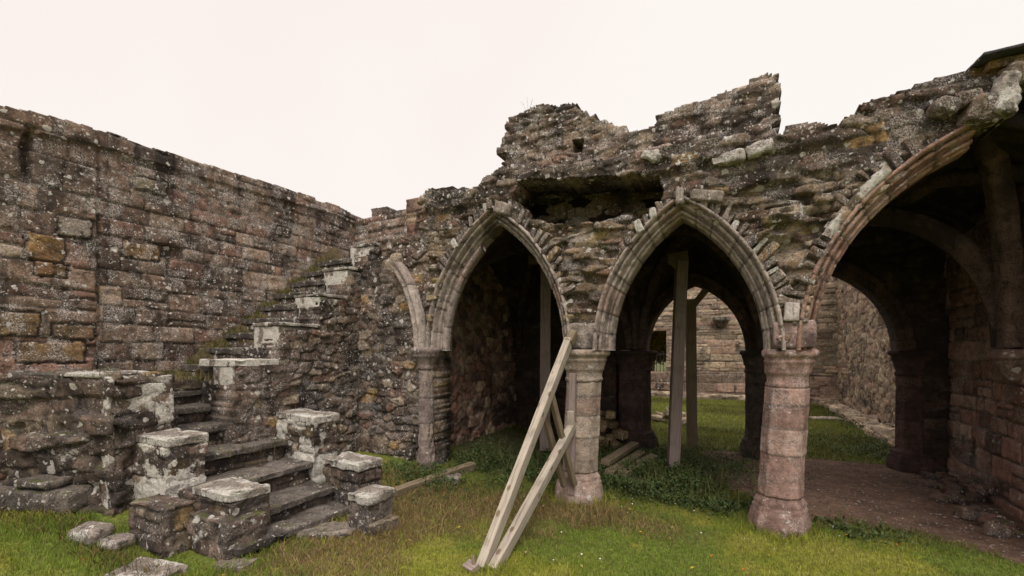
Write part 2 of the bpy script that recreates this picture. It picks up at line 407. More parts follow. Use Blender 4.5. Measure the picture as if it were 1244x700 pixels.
# ---------------------------------------------------------------- pointed arches
class Arch:
    def __init__(s, x0, x1, zs, za):
        s.x0, s.x1, s.zs, s.za = x0, x1, zs, za; w = x1-x0; h = za-zs
        s.R = (w*w/4+h*h)/w; s.xm = (x0+x1)/2; s.cl = x0+s.R; s.cr = x1-s.R
    def inside(s, x, z, q=0.0):
        lo = (z <= s.zs) & (x > s.x0-q) & (x < s.x1+q)
        hi = (z > s.zs) & (np.hypot(x-s.cl, z-s.zs) < s.R+q) & (np.hypot(x-s.cr, z-s.zs) < s.R+q)
        return lo | hi
    def at(s, side, q, t):
        q = np.asarray(q, float)
        th = np.arccos(np.clip((s.xm-s.cl)/(s.R+q), -1, 1))
        a = PI+(th-PI)*t
        x = s.cl+(s.R+q)*np.cos(a); z = s.zs+(s.R+q)*np.sin(a)
        return (x if side < 0 else 2*s.xm-x), z
MOULD = [(0, .26), (0, .10), (0, -.02), (.004, -.06), (.02, -.075), (.035, -.075), (.045, -.09), (.043, -.115), (.055, -.135), (.075, -.14), (.092, -.128), (.098, -.112),
         (.11, -.108), (.122, -.13), (.124, -.175), (.135, -.20), (.155, -.212), (.178, -.208), (.192, -.19), (.20, -.178), (.208, -.19), (.21, -.235), (.225, -.262), (.255, -.268), (.272, -.25), (.275, -.20), (.275, .26)]
MOULD = [(q*.60, y if y < .1 else (.10 if y < .2 else .14)) for q, y in MOULD]
def ring(name, A, y0, mat, parent, side, t0=0, t1=1, prof=MOULD, nv=9, seed=0, pal=None, wob=.0045, loc=(0, 0, 0), ends=True):
    pr = np.array(prof)
    # densify the profile
    pp = [];
    for i in range(len(pr)):
        a, b = pr[i], pr[(i+1) % len(pr)]; k = max(1, int(np.hypot(*(b-a))/.03))
        for j in range(k): pp.append(a+(b-a)*j/k)
    pp = np.array(pp); m = len(pp)
    L = A.R*(PI-math.acos((A.xm-A.cl)/A.R))
    n = int(L*(t1-t0)/.014)+2; t = np.linspace(t0, t1, n)
    T, Q = np.meshgrid(t, pp[:, 0], indexing='ij'); _, Y = np.meshgrid(t, pp[:, 1], indexing='ij')
    rng = np.random.default_rng(seed)
    kb = np.linspace(0, 1, nv+1); kb[1:-1] += rng.uniform(-.3, .3, nv-1)/nv
    k = np.clip(np.searchsorted(kb, T)-1, 0, nv-1)
    dj = np.abs(T[..., None]-kb[1:-1]).min(-1)*L
    gr = 1-sst(.003, .014, dj)
    ro = rng.uniform(-1, 1, nv+1); ro2 = rng.uniform(-1, 1, nv+1)
    Qn = Q+wob*.5*ro[k]; Yn = Y+wob*.6*ro2[k]
    w = wob*fbm(T*L*9, Q*30, Y*30, seed+2, 3)+wob*.8*fbm(T*L*2.6, Q*9, Y*9, seed+3, 3)
    cen = (.08, -.02)
    dq, dy = Q-cen[0], Y-cen[1]
    dd = np.maximum(np.hypot(dq, dy), .02)
    Qn = Qn+dq/dd*(w-.010*gr); Yn = Yn+np.sign(dy)*np.minimum(np.abs(dy/dd)*2, 1)*(w-.010*gr)
    # bitten arris
    chip = sst(.28, .6, fbm(T*L*5.5, Q*6, Y*6, seed+7, 3)); Yn = Yn+chip*.03*(Y < -.05)
    x, z = A.at(side, Qn, T)
    v = np.stack([x, Yn+y0, z], -1).reshape(-1, 3)
    pal = pal or [(3, (.295, .268, .270)), (3, (.265, .238, .240)), (1, (.265, .215, .21)), (2, (.325, .300, .30)), (1, (.24, .21, .21))]
    rc = rng.uniform(0, 1, nv+1); cc = pick(pal, rc)*rng.uniform(.92, 1.08, nv+1)[:, None]
    c = np.concatenate([cc[k], gr[..., None]*.8], -1).reshape(-1, 4)
    idx = np.arange(n*m).reshape(n, m); nx = np.roll(idx, -1, 1)
    f = np.stack([idx[:-1], nx[:-1], nx[1:], idx[1:]], -1).reshape(-1, 4)
    if side < 0: f = f[:, ::-1]
    # end caps by collapsing to a centre strip
    caps = []
    for row, flip in ((0, side < 0), (n-1, side > 0)):
        ids = idx[row]; h = m//2
        for i in range(h-1):
            q = [ids[i], ids[i+1], ids[m-2-i], ids[m-1-i]]
            if len(set(q)) == 4: caps.append(q if not flip else q[::-1])
    f = np.concatenate([f, np.array(caps)])
    return mk(name, v-np.array(loc), f, mat, parent, c, True, loc)

# ---------------------------------------------------------------- turned and octagonal stonework
def octa(name, prof, mat, parent, base, lean=(0, 0), seed=0, pal=((.27, .19, .165),), joints=(), octw=1.0, wob=.004, ns=112, rot=PI/8, chip=.0):
    pr = np.array(prof); pp = []
    for i in range(len(pr)-1):
        a, b = pr[i], pr[i+1]; k = max(1, int(np.hypot(*(b-a))/.018))
        for j in range(k): pp.append(a+(b-a)*j/k)
    pp.append(pr[-1]); pp = np.array(pp); m = len(pp)
    th = np.linspace(0, 2*PI, ns, endpoint=False)
    TH, Rr = np.meshgrid(th, pp[:, 0]); _, ZZ = np.meshgrid(th, pp[:, 1])
    loc = ((TH+rot+PI/8) % (PI/4))-PI/8
    oc = np.cos(PI/8)/np.cos(loc)*1.0; oc = oc/np.cos(PI/8)*.962
    oc = np.minimum(oc, 1.038)
    ow = octw(ZZ) if callable(octw) else octw
    r = Rr*(oc*ow+(1-ow))
    rng = np.random.default_rng(seed)
    jb = np.array([-9.]+list(joints)+[9.]); k = np.searchsorted(jb, ZZ)-1
    cc = np.array([pal[i % len(pal)] for i in range(len(jb))])*rng.uniform(.85, 1.15, (len(jb), 1))
    gr = np.zeros_like(ZZ)
    if len(joints): gr = 1-sst(.003, .012, np.abs(ZZ[..., None]-np.array(joints)).min(-1))
    X, Y = np.cos(TH), np.sin(TH)
    w = wob*fbm(X*4, Y*4, ZZ*7+seed*3.3, seed, 3)+wob*.6*fbm(X*9, Y*9, ZZ*30, seed+1, 2)
    if chip: w = w-chip*sst(.2, .55, fbm(X*3, Y*3, ZZ*6+seed, seed+4, 3))
    r = r+(w-.004*gr)*(Rr > .01)+rng.uniform(-1, 1, len(jb))[k]*.003
    v = np.stack([r*X+lean[0]*ZZ, r*Y+lean[1]*ZZ, ZZ], -1).reshape(-1, 3)
    c = np.concatenate([cc[k], gr[..., None]*.8], -1).reshape(-1, 4)
    idx = np.arange(m*ns).reshape(m, ns); nx = np.roll(idx, -1, 1)
    f = np.stack([idx[:-1], nx[:-1], nx[1:], idx[1:]], -1).reshape(-1, 4)
    return mk(name, v, f, mat, parent, c, True, base)

# ================================================================ GROUND
def gz(x, y):
    x = np.asarray(x, float); y = np.asarray(y, float)
    back = sst(-1.9, -.9, y)
    edge = -1.15*back+(-2.3)*(1-back)
    z = .24*sst(0, 1.5, edge-x)
    z = z*(1-sst(2.2, 3.5, y)*(1-sst(-6, -4, -x)))
    z = z*(1-sst(14, 30, np.hypot(x, y)))
    return z+.018*fbm(x*1.1, y*1.1, None, 61, 3)+.010*fbm(x*5, y*5, None, 62, 2)
def path_mask(x, y):
    n = .28*fbm(x*1.3, y*1.3, None, 71, 4)+.10*fbm(x*7, y*7, None, 72, 3)
    pts = np.array([(1.15, 1.9), (1.55, 1.25), (2.05, .55), (2.35, .25), (2.75, .45), (3.15, .42), (3.7, -.05), (4.3, -.5)])
    lowy = np.interp(x, pts[:, 0], pts[:, 1])
    up = 3.35+.2*n
    return np.minimum(np.minimum((y-lowy), (up-y)), np.minimum(x-1.2-.35*np.maximum(0, y-2)*0, 5.2-x))+n*.5
def dead_mask(x, y):   # withered herbage along the foot of the arcade
    n = fbm(x*1.6, y*1.6, None, 81, 4)
    d = np.hypot((x+1.15)/1.25, (y+1.0)/.85)
    d2 = np.hypot((x+.0)/1.5, (y+.55)/.42)
    d3 = np.hypot((x+1.55)/.75, (y+2.25)/.7)
    return .85*sst(1.35, .45, np.minimum(np.minimum(d, d2), d3)+.55*n)
def lawn_col(x, y):
    a = fbm(x*.9, y*.9, None, 91, 4); b = fbm(x*4.5, y*4.5, None, 92, 3)
    g1 = np.array((.135, .150, .018)); g2 = np.array((.155, .165, .026)); g3 = np.array((.085, .120, .016))
    w = sst(-.35, .45, a+.5*b)[..., None]
    c = g3*(1-w)+g1*w
    w2 = sst(.05, .5, a*.6+b)[..., None]
    c = (c*(1-w2)+g2*w2)*1.8
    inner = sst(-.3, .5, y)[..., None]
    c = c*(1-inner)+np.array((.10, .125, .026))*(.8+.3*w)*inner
    return c
rs = [np.linspace(-7, 7, 281), np.linspace(-7.5, 15, 421)]
def grid(xs, ys, zf, cf, name, mat, keep=None):
    G, H = np.meshgrid(xs, ys); v = np.stack([G, H, zf(G, H)], -1).reshape(-1, 3); c = cf(G, H).reshape(-1, 3)
    idx = np.arange(G.size).reshape(G.shape)
    f = np.stack([idx[:-1, :-1], idx[:-1, 1:], idx[1:, 1:], idx[1:, :-1]], -1)
    if keep is not None:
        cx = (G[:-1, :-1]+G[1:, 1:])/2; cy = (H[:-1, :-1]+H[1:, 1:])/2; f = f[keep(cx, cy)]
    f = f.reshape(-1, 4)
    if keep is not None:
        used = np.zeros(len(v), bool); used[f.ravel()] = True; re = np.cumsum(used)-1
        v, c, f = v[used], c[used], re[f]
    return mk(name, v, f, mat, None, c)
far = np.array([-600, -300, -120, -50, -25, -14, -9.5]); far2 = np.array([10, 14, 25, 50, 120, 300, 600])
xs = np.concatenate([far, rs[0], far2]); ys = np.concatenate([far, rs[1], np.array([18, 25, 50, 120, 300, 600])])
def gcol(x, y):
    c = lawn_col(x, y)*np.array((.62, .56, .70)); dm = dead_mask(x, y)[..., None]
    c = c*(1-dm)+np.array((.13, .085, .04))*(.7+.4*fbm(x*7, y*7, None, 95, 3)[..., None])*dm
    # bare soil, darker brown, at the back of the first bays
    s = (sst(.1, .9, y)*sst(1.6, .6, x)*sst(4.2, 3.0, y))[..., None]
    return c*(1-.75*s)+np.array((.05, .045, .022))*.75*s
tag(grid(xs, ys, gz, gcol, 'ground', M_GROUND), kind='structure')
def pcol(x, y):
    n = fbm(x*2, y*2, None, 101, 4)[..., None]
    m = fbm(x*11, y*11, None, 102, 3)[..., None]
    return np.array((.10, .060, .042))*(1+.6*n+.5*m)
tag(grid(np.linspace(.8, 5.4, 231), np.linspace(-.9, 3.9, 241), lambda x, y: gz(x, y)+.006+.02*np.clip(path_mask(x, y), -.2, .25), pcol, 'path', M_PATH, lambda x, y: path_mask(x, y) > -.05), kind='structure')

# ================================================================ WALLS
always = lambda s, z, cs, cz: np.ones(s.shape, bool)
def topf(pts, amp=.05, fr=2.5, seed=3, smooth=False):
    p = np.array(pts)
    if smooth: return lambda s, z, cs, cz: z < np.interp(s, p[:, 0], p[:, 1])+amp*fbm(s*fr, s*.3, None, seed, 4)+.012*np.sign(vn(cs*31, cs*0, None, seed))
    def f(s, z, cs, cz):
        t = np.interp(cs, p[:, 0], p[:, 1])+amp*fbm(cs*fr, cs*.3, None, seed, 2)
        return (cz < t) & (z < np.interp(s, p[:, 0], p[:, 1])+.07+.03*vn(s*9, s*3, None, seed))
    return f
# tall wall on the left, face x = -4.6 looking +x : s = y
def left_extra(s, z):
    top = np.interp(s, [-4.6, -3.34, -2.74, -1.41, -.4, .5, 1.2], [3.95, 4.03, 4.13, 4.18, 4.22, 4.27, 4.2])
    h = .035*sst(-.19, -.17, z-top)*(1+.4*vn(s*2.2, s*0, None, 8))
    h = h-.10*sst(.06, .0, np.abs(s+3.27+.03*vn(z*3, z*0)))*sst(3.95, 3.85, z)*sst(3.2, 3.5, z)     # crack near the top corner
    h = h-.035*sst(.025, .0, np.abs(s+2.74+.012*vn(z*6, z*0)))                                     # straight joint
    h = h+.03*sst(-2.72, -2.76, s)
    h = h-.05*sst(.10, .04, np.maximum(np.abs(s+2.02)*.6, np.abs(z-2.93)))                          # putlog hole, re-filled
    return h
_lw = coursed(11, (.12, .25), (.20, .50), P_WALL, jw=.009, off=.011, bulge=.006, warp=.05)
_lq = coursed(12, (.20, .34), (.30, .80), P_WALL[:5]+[(.5, (.30, .20, .095))], jw=.010, off=.016, bulge=.008, warp=.05)
def left_lay(s, z):
    A = list(blend(_lw, _lq, lambda s, z: (s < -2.74).astype(float))(s, z))
    # named ochre repair stones
    for (a, b, c0, c1, colr) in ((-2.50, -2.16, 2.80, 2.98, (.28, .17, .075)), (-2.40, -2.08, 3.62, 3.76, (.28, .23, .165)), (-.6, -.4, 3.5, 3.62, (.25, .19, .13)),
                                 (-3.28, -3.02, 2.62, 2.88, (.30, .175, .065)), (-3.22, -3.0, 2.48, 2.60, (.24, .14, .065)), (-3.05, -2.8, 2.92, 3.1, (.33, .28, .235)), (-3.35, -2.86, 1.60, 1.80, (.25, .16, .08)), (-3.5, -3.2, 1.86, 2.08, (.26, .165, .075)), (-3.1, -2.78, 1.85, 1.98, (.22, .15, .09))):
        d = np.minimum(np.minimum(s-a, b-s), np.minimum(z-c0, c1-z))+.022*fbm(s*11, z*11, None, 7, 3)
        q = d > 0; e = (d > -.02) & ~q
        A[0] = np.where(q, .02+.008*fbm(s*18, z*18, None, 4, 3), np.where(e, -.014, A[0]))
        k_ = (sst(-.01, .02, d)*(.7+.3*sst(-.5, .1, fbm(s*8, z*8, None, 8, 4))))[..., None]; A[1] = A[1]*(1-k_)+np.array(colr)*(.8+.5*fbm(s*12, z*12, None, 9, 3)[..., None])*k_; A[2] = np.where(q, .0, np.where(e, 1., A[2]))
    return A
o = relief('stone_wall', (-4.6, 0, 0), (0, 1), (1, 0), (-4.6, 1.2), (-.1, 4.45), .015, left_lay,
           topf([(-4.6, 3.95), (-3.34, 4.03), (-2.74, 4.13), (-1.41, 4.18), (-.4, 4.22), (.5, 4.27), (.92, 4.2), (1.2, 4.2)], .035, smooth=True), .55, M_WALL, None, .03, (-4.6, -1.7, 0), 21, left_extra)
tag(o, 'tall lichen speckled coursed stone wall behind the stairs, with ochre repair stones', 'wall')
# wall closing the head of the stairs, face y = .95
o = relief('stone_wall', (0, .95, 0), (1, 0), (0, -1), (-4.75, -2.45), (-.1, 4.4), .02, coursed(15, (.10, .2), (.2, .6), P_WALL, off=.02),
           topf([(-4.75, 4.12), (-4.3, 4.17), (-4.2, 4.22), (-3.3, 4.2), (-2.6, 4.15), (-2.4, 4.1)], .03), .4, M_WALL, None, .03, (-3.6, .95, 0), 22)
tag(o, 'short stretch of dark stone wall at the head of the stairs, behind the arcade', 'wall')

def pointed(u, w, h):   # height of a pointed profile over half-span w at offset u from its middle
    R = (w*w+h*h)/(2*w); d = np.clip(np.abs(u), 0, w); return np.sqrt(np.maximum(R*R-(d+R-w)**2, 0))
xb = [(-2.35, .08), (.08, 2.1), (2.16, 5.0)]
def vz(x, y):
    zx = 0*x
    for a, b in xb: zx = np.where((x >= a) & (x <= b), pointed(x-(a+b)/2, (b-a)/2-.12, 1.62 if a < 2.1 else 1.82), zx)
    zy = pointed(y-1.55, 1.45, 1.72)
    return 1.75+np.maximum(zx, zy)
# ---------------------------------------------------------------- arcade
A1 = Arch(-1.90, -.17, 1.72, 3.32); A2 = Arch(.40, 1.90, 1.72, 3.11); A3 = Arch(2.31, 4.85, 1.72, 3.455)
arc = empty('arcade_wall', (0, 0, 0), 'ruined arcade wall of three pointed arches with ragged rubble above', 'arcade')
top_pts = np.array([(-3.35, 3.0), (-3.05, 3.20), (-2.6, 3.28), (-2.26, 3.26), (-2.22, 3.88), (-1.06, 3.84), (-1.0, 3.96), (-.2, 3.86), (.78, 3.78), (2.0, 3.72), (2.58, 3.80), (2.66, 3.93), (3.1, 3.92), (3.24, 3.9), (3.38, 3.95), (5.3, 3.92)])
hole_pts = np.array([(-.74, 3.56), (-.66, 3.735), (-.2, 3.70), (.3, 3.63), (.94, 3.53), (1.0, 3.34), (.90, 3.14), (.5, 3.12), (.05, 3.16), (-.3, 3.22), (-.56, 3.30)])
def inpoly(x, y, P):
    r = np.zeros(x.shape, bool); n = len(P)
    for i in range(n):
        x0, y0 = P[i]; x1, y1 = P[(i+1) % n]
        c = ((y0 > y) != (y1 > y)) & (x < (x1-x0)*(y-y0)/((y1-y0) if y1 != y0 else 1e-9)+x0)
        r ^= c
    return r
def arc_in(s, z, cs, cz):
    t = np.interp(cs, top_pts[:, 0], top_pts[:, 1])
    ok = (cz < t-.01) & (z < np.interp(s, top_pts[:, 0], top_pts[:, 1])+.05)
    ok &= ~((s < -2.225) & (z > 3.33))
    ok &= ~A1.inside(s, z, .10) & ~A2.inside(s, z, .10)
    n = .05*fbm(s*4, z*4, None, 33, 3)
    rag = np.interp(s, [2.2, 3.22, 3.35, 3.5, 3.56, 3.64, 4.3, 4.55, 4.8], [3.3, 3.38, 3.44, 3.48, 3.62, 3.74, 3.76, 3.4, 3.0])+n
    ok &= ~(A3.inside(s, z, .10) & (s < 3.52)) & ~((s > 3.3) & (s < 4.8) & (z < rag))
    ok &= ~((z < 1.74) & (s > -1.95) & (s < 4.8))
    ok &= ~inpoly(s+.03*fbm(s*7, z*7, None, 35, 2), z+.03*fbm(s*7, z*7, None, 36, 2), hole_pts)
    return ok
core = rubble(41, .26, .085, P_CORE, off=.055, bulge=.025)
band = rubble(43, .25, .088, [(w_, tuple(np.array(q_)*.72)) for w_, q_ in P_ARC], off=.020, jw=.08, warp=.05, bulge=.010)
rubw = rubble(44, .22, .12, P_ARC, off=.025, bulge=.018)
sp_sel = lambda s, z: sst(-.05, .05, np.where(s < -1.05, 3.3, np.where(s < 1.15, 3.25-.12*s, np.where(s < 2.5, 3.28-.0*s, 3.15+.28*(s-2.5))))-z+.08*fbm(s*2.5, z*2.5, None, 45, 3))
arc_lay = blend(blend(band, core, sp_sel), rubw, lambda s, z: sst(-2.0, -2.1, s))
def arc_extra(s, z):
    w = sp_sel(s, z)*sst(-2.0, -1.8, s)
    h = -.06*w + w*.10*fbm(s*2.6, z*3.2, None, 46, 3)
    # stack of flat slabs left standing proud between the second and third arches
    h = h+.12*sst(.22, .12, np.abs(s-2.02))*sst(2.72, 2.80, z)*sst(3.14, 3.05, z)*(.75+.25*np.sign(vn(z*14, z*0, None, 3)))
    h = h+.05*sst(.3, .1, np.abs(s-.05))*sst(2.3, 2.5, z)*sst(3.1, 2.9, z)
    h = h+.05*sst(3.52, 3.6, z)*sst(-2.25, -2.2, s)*sst(2.7, 2.4, s)
    return h
relief('wall_face', (0, -.22, 0), (1, 0), (0, -1), (-3.36, 5.3), (-.1, 4.15), .0135, arc_lay, arc_in, .47, M_ARC, arc, .03, (0, 0, 0), 47, arc_extra)
# linings of the broken-out hollow
relief('hollow_back', (0, .62, 0), (1, 0), (0, -1), (-1.0, 1.2), (2.9, 3.80), .02, rubble(48, .3, .12, P_CORE, off=.06), lambda s, z, cs, cz: z > vz(s, 0*s+.70)-.03, .10, M_ARC, arc, .05, (0, 0, 0), 49)
v, f, c = block_mesh((.95, .72, .26), res=.025, rad=.03, amp=.05, freq=4, seed=5, lay=rubble(50, .26, .16, P_CORE, off=.04), col=(.2, .15, .1))
mk('hollow_floor', v, f, M_ARC, arc, c, True, (.16, .24, 3.03))
v, f, c = block_mesh((2.0, .8, .10), res=.03, rad=.02, amp=.03, freq=4, seed=6, lay=rubble(51, .4, .3, P_ARC, off=.02), col=(.15, .12, .1))
mk('hollow_lintel', v, f, M_ARC, arc, c, True, (.1, .24, 3.80))
for A, nm, sd, t1 in ((A1, 'arch', 1, 1), (A2, 'arch', 2, 1)):
    g = ring(nm, A, .0, M_DRESS, arc, -1, 0, 1, seed=sd, nv=8); ring('arch_half', A, .0, M_DRESS, g, 1, 0, 1, seed=sd+20, nv=8)
ring('arch', A3, .0, M_DRESS, arc, -1, 0, .90, seed=5, nv=11, pal=[(3, (.25, .165, .14)), (2, (.30, .22, .19)), (2, (.22, .14, .12))])
# broken inner order in the first arch, and the stump of a rib that ran out to the left
small = [(0, .06), (0, -.03), (.02, -.06), (.045, -.07), (.07, -.05), (.075, .0), (.075, .06)]
inn = Arch(-1.83, -.24, 1.72, 3.20)
ring('broken_rib', inn, -.04, M_DRESS, arc, -1, 0, .83, prof=small, seed=8, nv=5)
stub = Arch(-5.6, -2.16, 1.76, 4.2); stub.R = 1.75; stub.cl = -5.6+1.75; stub.xm = (-5.6-2.16)/2; stub.cr = -2.16-1.75
ring('broken_rib', stub, -.30, M_DRESS, arc, 1, 0, .44, prof=[(-.02, .1), (-.03, -.02), (-.005, -.06), (.02, -.07), (.045, -.03), (.06, -.05), (.085, -.07), (.11, -.05), (.125, -.0), (.13, .1)], seed=9, nv=4)
# stumps of voussoirs standing round the arches
rng = np.random.default_rng(77)
def stumps(A, side, t0, t1, n, q0, lr, pr, seed, yb=-.05):
    for i in range(n):
        t = t0+(t1-t0)*(i+.5*rng.random())/max(1, n-1)
        L = rng.uniform(*lr); x, z = A.at(side, q0+L/2-.02, t); x0, z0 = A.at(side, q0-.1, t)
        ang = math.atan2(x-x0, z-z0); dep = rng.uniform(*pr)
        gcol_ = pick(P_ARC, rng.random())*rng.uniform(.9, 1.5)
        block('voussoir', (float(x), yb-.10-dep/2+.04, float(z)), (rng.uniform(.035, .08), .22+dep*.7, L), M_CAP if rng.random() < .10 else M_ARC, arc, (rng.uniform(-.08, .08), ang+rng.uniform(-.12, .12), 0), res=.018, rad=.010, amp=.022, freq=9, seed=seed+i, col=tuple(gcol_), chip=.02)
stumps(A1, -1, .50, .98, 13, .155, (.10, .20), (.02, .08), 100)
stumps(A1, 1, .25, .92, 15, .155, (.10, .22), (.0, .06), 120)
stumps(A2, -1, .60, .96, 9, .155, (.08, .14), (.02, .08), 140)
stumps(A2, 1, .22, .97, 20, .155, (.10, .24), (.0, .05), 160)
stumps(A3, -1, .15, .72, 14, .155, (.10, .24), (.0, .06), 190)
ring('hood_stone', A3, .0, M_CAP, arc, -1, .40, .66, prof=[(.155, .1), (.155, -.25), (.175, -.275), (.225, -.27), (.245, -.24), (.245, .1)], nv=14, seed=15, wob=.012, pal=[(1, (.36, .29, .22)), (1, (.31, .25, .19))])
# dressed remnants
block('keystone', (A2.xm, -.25, 3.27), (.08, .14, .17), M_DRESS, arc, (0, 0, 0), res=.02, rad=.03, amp=.01, seed=3, col=(.26, .22, .19))
block('arch_stone', (-.88, -.22, 3.45), (.24, .14, .15), M_DRESS, arc, (0, .35, 0), res=.02, rad=.03, amp=.02, seed=4, col=(.22, .18, .15))
block('arch_stone', (1.40, -.22, 3.24), (.30, .14, .11), M_DRESS, arc, (0, .25, 0), res=.02, rad=.02, amp=.015, seed=5, col=(.20, .165, .14))
block('pale_block', (3.47, -.32, 3.66), (.13, .12, .30), M_CAP, arc, (0, .15, .3), res=.012, rad=.02, amp=.04, freq=9, seed=7, col=(.42, .37, .32))
for i, (x, y, z, a, b, c_, r) in enumerate(((3.36, -.26, 3.58, .22, .22, .20, .2), (3.27, -.26, 3.70, .18, .2, .12, -.3), (3.58, -.24, 3.80, .26, .24, .16, .1), (3.15, -.27, 3.66, .16, .18, .12, .5))):
    block('rubble_stone', (x, y, z), (a, b, c_), M_ARC, arc, (.1, r, .2), res=.02, rad=.04, amp=.04, freq=7, seed=30+i, col=tuple(pick(P_CORE, rng.random())))
block('pale_slab', (1.58, -.25, 3.57), (.30, .10, .11), M_CAP, arc, (0, -.06, 0), res=.015, rad=.03, amp=.035, freq=8, seed=8, col=(.40, .36, .32), chip=.03)
block('pale_slab', (1.86, -.25, 3.61), (.26, .10, .12), M_CAP, arc, (0, -.25, 0), res=.015, rad=.03, amp=.035, freq=8, seed=12, col=(.40, .36, .32), chip=.03)
block('pale_slab', (.86, -.27, 3.74), (.20, .12, .13), M_CAP, arc, (0, .3, 0), res=.015, rad=.04, amp=.04, freq=8, seed=9, col=(.45, .41, .36))

# broken fragment of upper storey standing on the arcade
frag_pts = np.array([(-1.24, 3.7), (-1.26, 4.0), (-1.19, 4.28), (-1.22, 4.42), (-1.17, 4.66), (-1.04, 4.84), (-.98, 4.86), (-.9, 4.90), (-.78, 4.93), (-.6, 4.89), (-.44, 4.90), (-.2, 4.83), (-.14, 4.74), (.0, 4.62), (.2, 4.56), (.34, 4.47), (.48, 4.34), (.62, 4.30), (.80, 4.36), (.9, 4.42), (1.12, 4.45), (1.3, 4.47), (1.54, 4.52), (1.75, 4.54), (1.8, 4.58), (1.9, 4.60), (2.06, 4.55), (2.045, 3.7)])
def frag_in(s, z, cs, cz):
    p = inpoly(s*.45+cs*.55+.02*fbm(s*12, z*12, None, 52, 2), z*.45+cz*.55, frag_pts)
    # beam socket
    return p & ~inpoly(s, z, np.array([(-.19, 4.22), (-.05, 4.20), (-.04, 4.37), (-.2, 4.39)])) & (s > -1.32) & (s < 2.06)
o = relief('ruined_wall', (0, .32, 0), (1, 0), (0, -1), (-1.4, 2.1), (3.76, 5.1), .016, rubble(53, .22, .080, P_ARC[:5]+[(2, (.27, .22, .185)), (2, (.23, .175, .15))], off=.022, jw=.08, warp=.05), frag_in, .45, M_WALL, None, .06, (.4, .32, 3.76), 54)
tag(o, 'broken upper wall fragment with a stepped skyline and one square socket, above the arches', 'wall')
# set-back piece of wall toward the right, and the slate edge
o = relief('ruined_wall', (0, .3, 0), (1, 0), (0, -1), (2.1, 4.3), (3.7, 4.4), .018, coursed(55, (.06, .12), (.15, .4), P_ARC, off=.03), topf([(2.1, 3.78), (2.72, 3.95), (2.86, 4.14), (3.62, 4.16), (4.3, 4.2)], .02), .4, M_WALL, None, .04, (3.2, .3, 3.7), 56)
tag(o, 'low set-back piece of wall top left of the slate roof corner', 'wall')
t = empty('slate_roof', (4.3, .3, 3.95), 'corner of a dark slate roof edge on the right wall top', 'roof')
for k in range(5):
    block('slate', (3.54+.44*k, .06, 4.01+.006*(k % 2)), (.43, .95, .022), M_SLATE, t, (.10, -.02, 0), res=.05, rad=.008, amp=.004, seed=k, col=(.055, .055, .062))
block('eaves_course', (4.40, -.08, 3.925), (2.0, .42, .06), M_ARC, t, (0, 0, 0), res=.03, rad=.01, amp=.01, seed=11, col=(.30, .19, .09))

# ---------------------------------------------------------------- vault and inner arcade
vau = empty('vault', (1, 1.6, 1.75), 'dark ribbed stone vault over the arcade bays', 'vault')
X, Y = np.meshgrid(np.linspace(-2.45, 4.3, 226), np.linspace(.05, 3.25, 108))
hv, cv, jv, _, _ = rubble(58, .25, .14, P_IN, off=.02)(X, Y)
Z = vz(X, Y)-hv*.7; T = np.where(Y < .64, np.minimum(Z+.12, 3.92), 3.92)
idx = np.arange(X.size).reshape(X.shape); Nn = X.size
q = np.stack([idx[:-1, :-1], idx[1:, :-1], idx[1:, 1:], idx[:-1, 1:]], -1).reshape(-1, 4)
loop = np.concatenate([idx[0, :], idx[1:, -1], idx[-1, -2::-1], idx[-2:0:-1, 0]]); l2 = np.roll(loop, -1)
f = np.concatenate([q, q[:, ::-1]+Nn, np.stack([loop, l2, l2+Nn, loop+Nn], 1)])
v = np.concatenate([np.stack([X, Y, Z], -1).reshape(-1, 3), np.stack([X, Y, T], -1).reshape(-1, 3)])
cc = np.concatenate([cv, jv[..., None]], -1).reshape(-1, 4)
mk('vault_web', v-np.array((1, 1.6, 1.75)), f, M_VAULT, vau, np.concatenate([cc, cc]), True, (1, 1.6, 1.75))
def sweep(name, pts, w, d, mat, parent, col, seed=0):
    pts = np.array(pts, float); tg = np.gradient(pts, axis=0); tg /= np.linalg.norm(tg, axis=1, keepdims=True)
    side = np.cross(tg, (0, 0, 1.)); side /= np.maximum(np.linalg.norm(side, axis=1, keepdims=True), 1e-6)
    up = np.cross(side, tg)
    pr = np.array([(-.5, .6), (-.5, -.2), (-.32, -.32), (-.2, -.62), (0, -.72), (.2, -.62), (.32, -.32), (.5, -.2), (.5, .6)])
    v = pts[:, None]+side[:, None]*(pr[:, 0]*w)[None, :, None]+up[:, None]*(pr[:, 1]*d)[None, :, None]
    n, m = len(pts), len(pr); v = v.reshape(-1, 3); v = v+.006*np.stack([fbm(v[:, 0]*9, v[:, 1]*9, v[:, 2]*9, seed+k, 2) for k in range(3)], 1)
    idx = np.arange(n*m).reshape(n, m); nx = np.roll(idx, -1, 1)
    f = np.stack([idx[:-1], idx[1:], nx[1:], nx[:-1]], -1).reshape(-1, 4)
    L = parent.location if parent is not None else Vector((0, 0, 0))
    return mk(name, v-np.array(L), f, mat, parent, np.array(list(col)+[0]), True, tuple(L))
tt = np.linspace(0, 1, 40)
for a, b in xb:
    for (p, q_) in (((a+.1, .12), (b-.1, 3.0)), ((b-.1, .12), (a+.1, 3.0))) if a < 2.1 else (((a+.1, 3.0), (4.1, .5)),):
        x = p[0]+(q_[0]-p[0])*tt; y = p[1]+(q_[1]-p[1])*tt
        sweep('vault_rib', np.stack([x, y, np.maximum(vz(x, y)-.05, 1.78)], 1), .14, .12, M_IN, vau, (.17, .115, .10), 3)
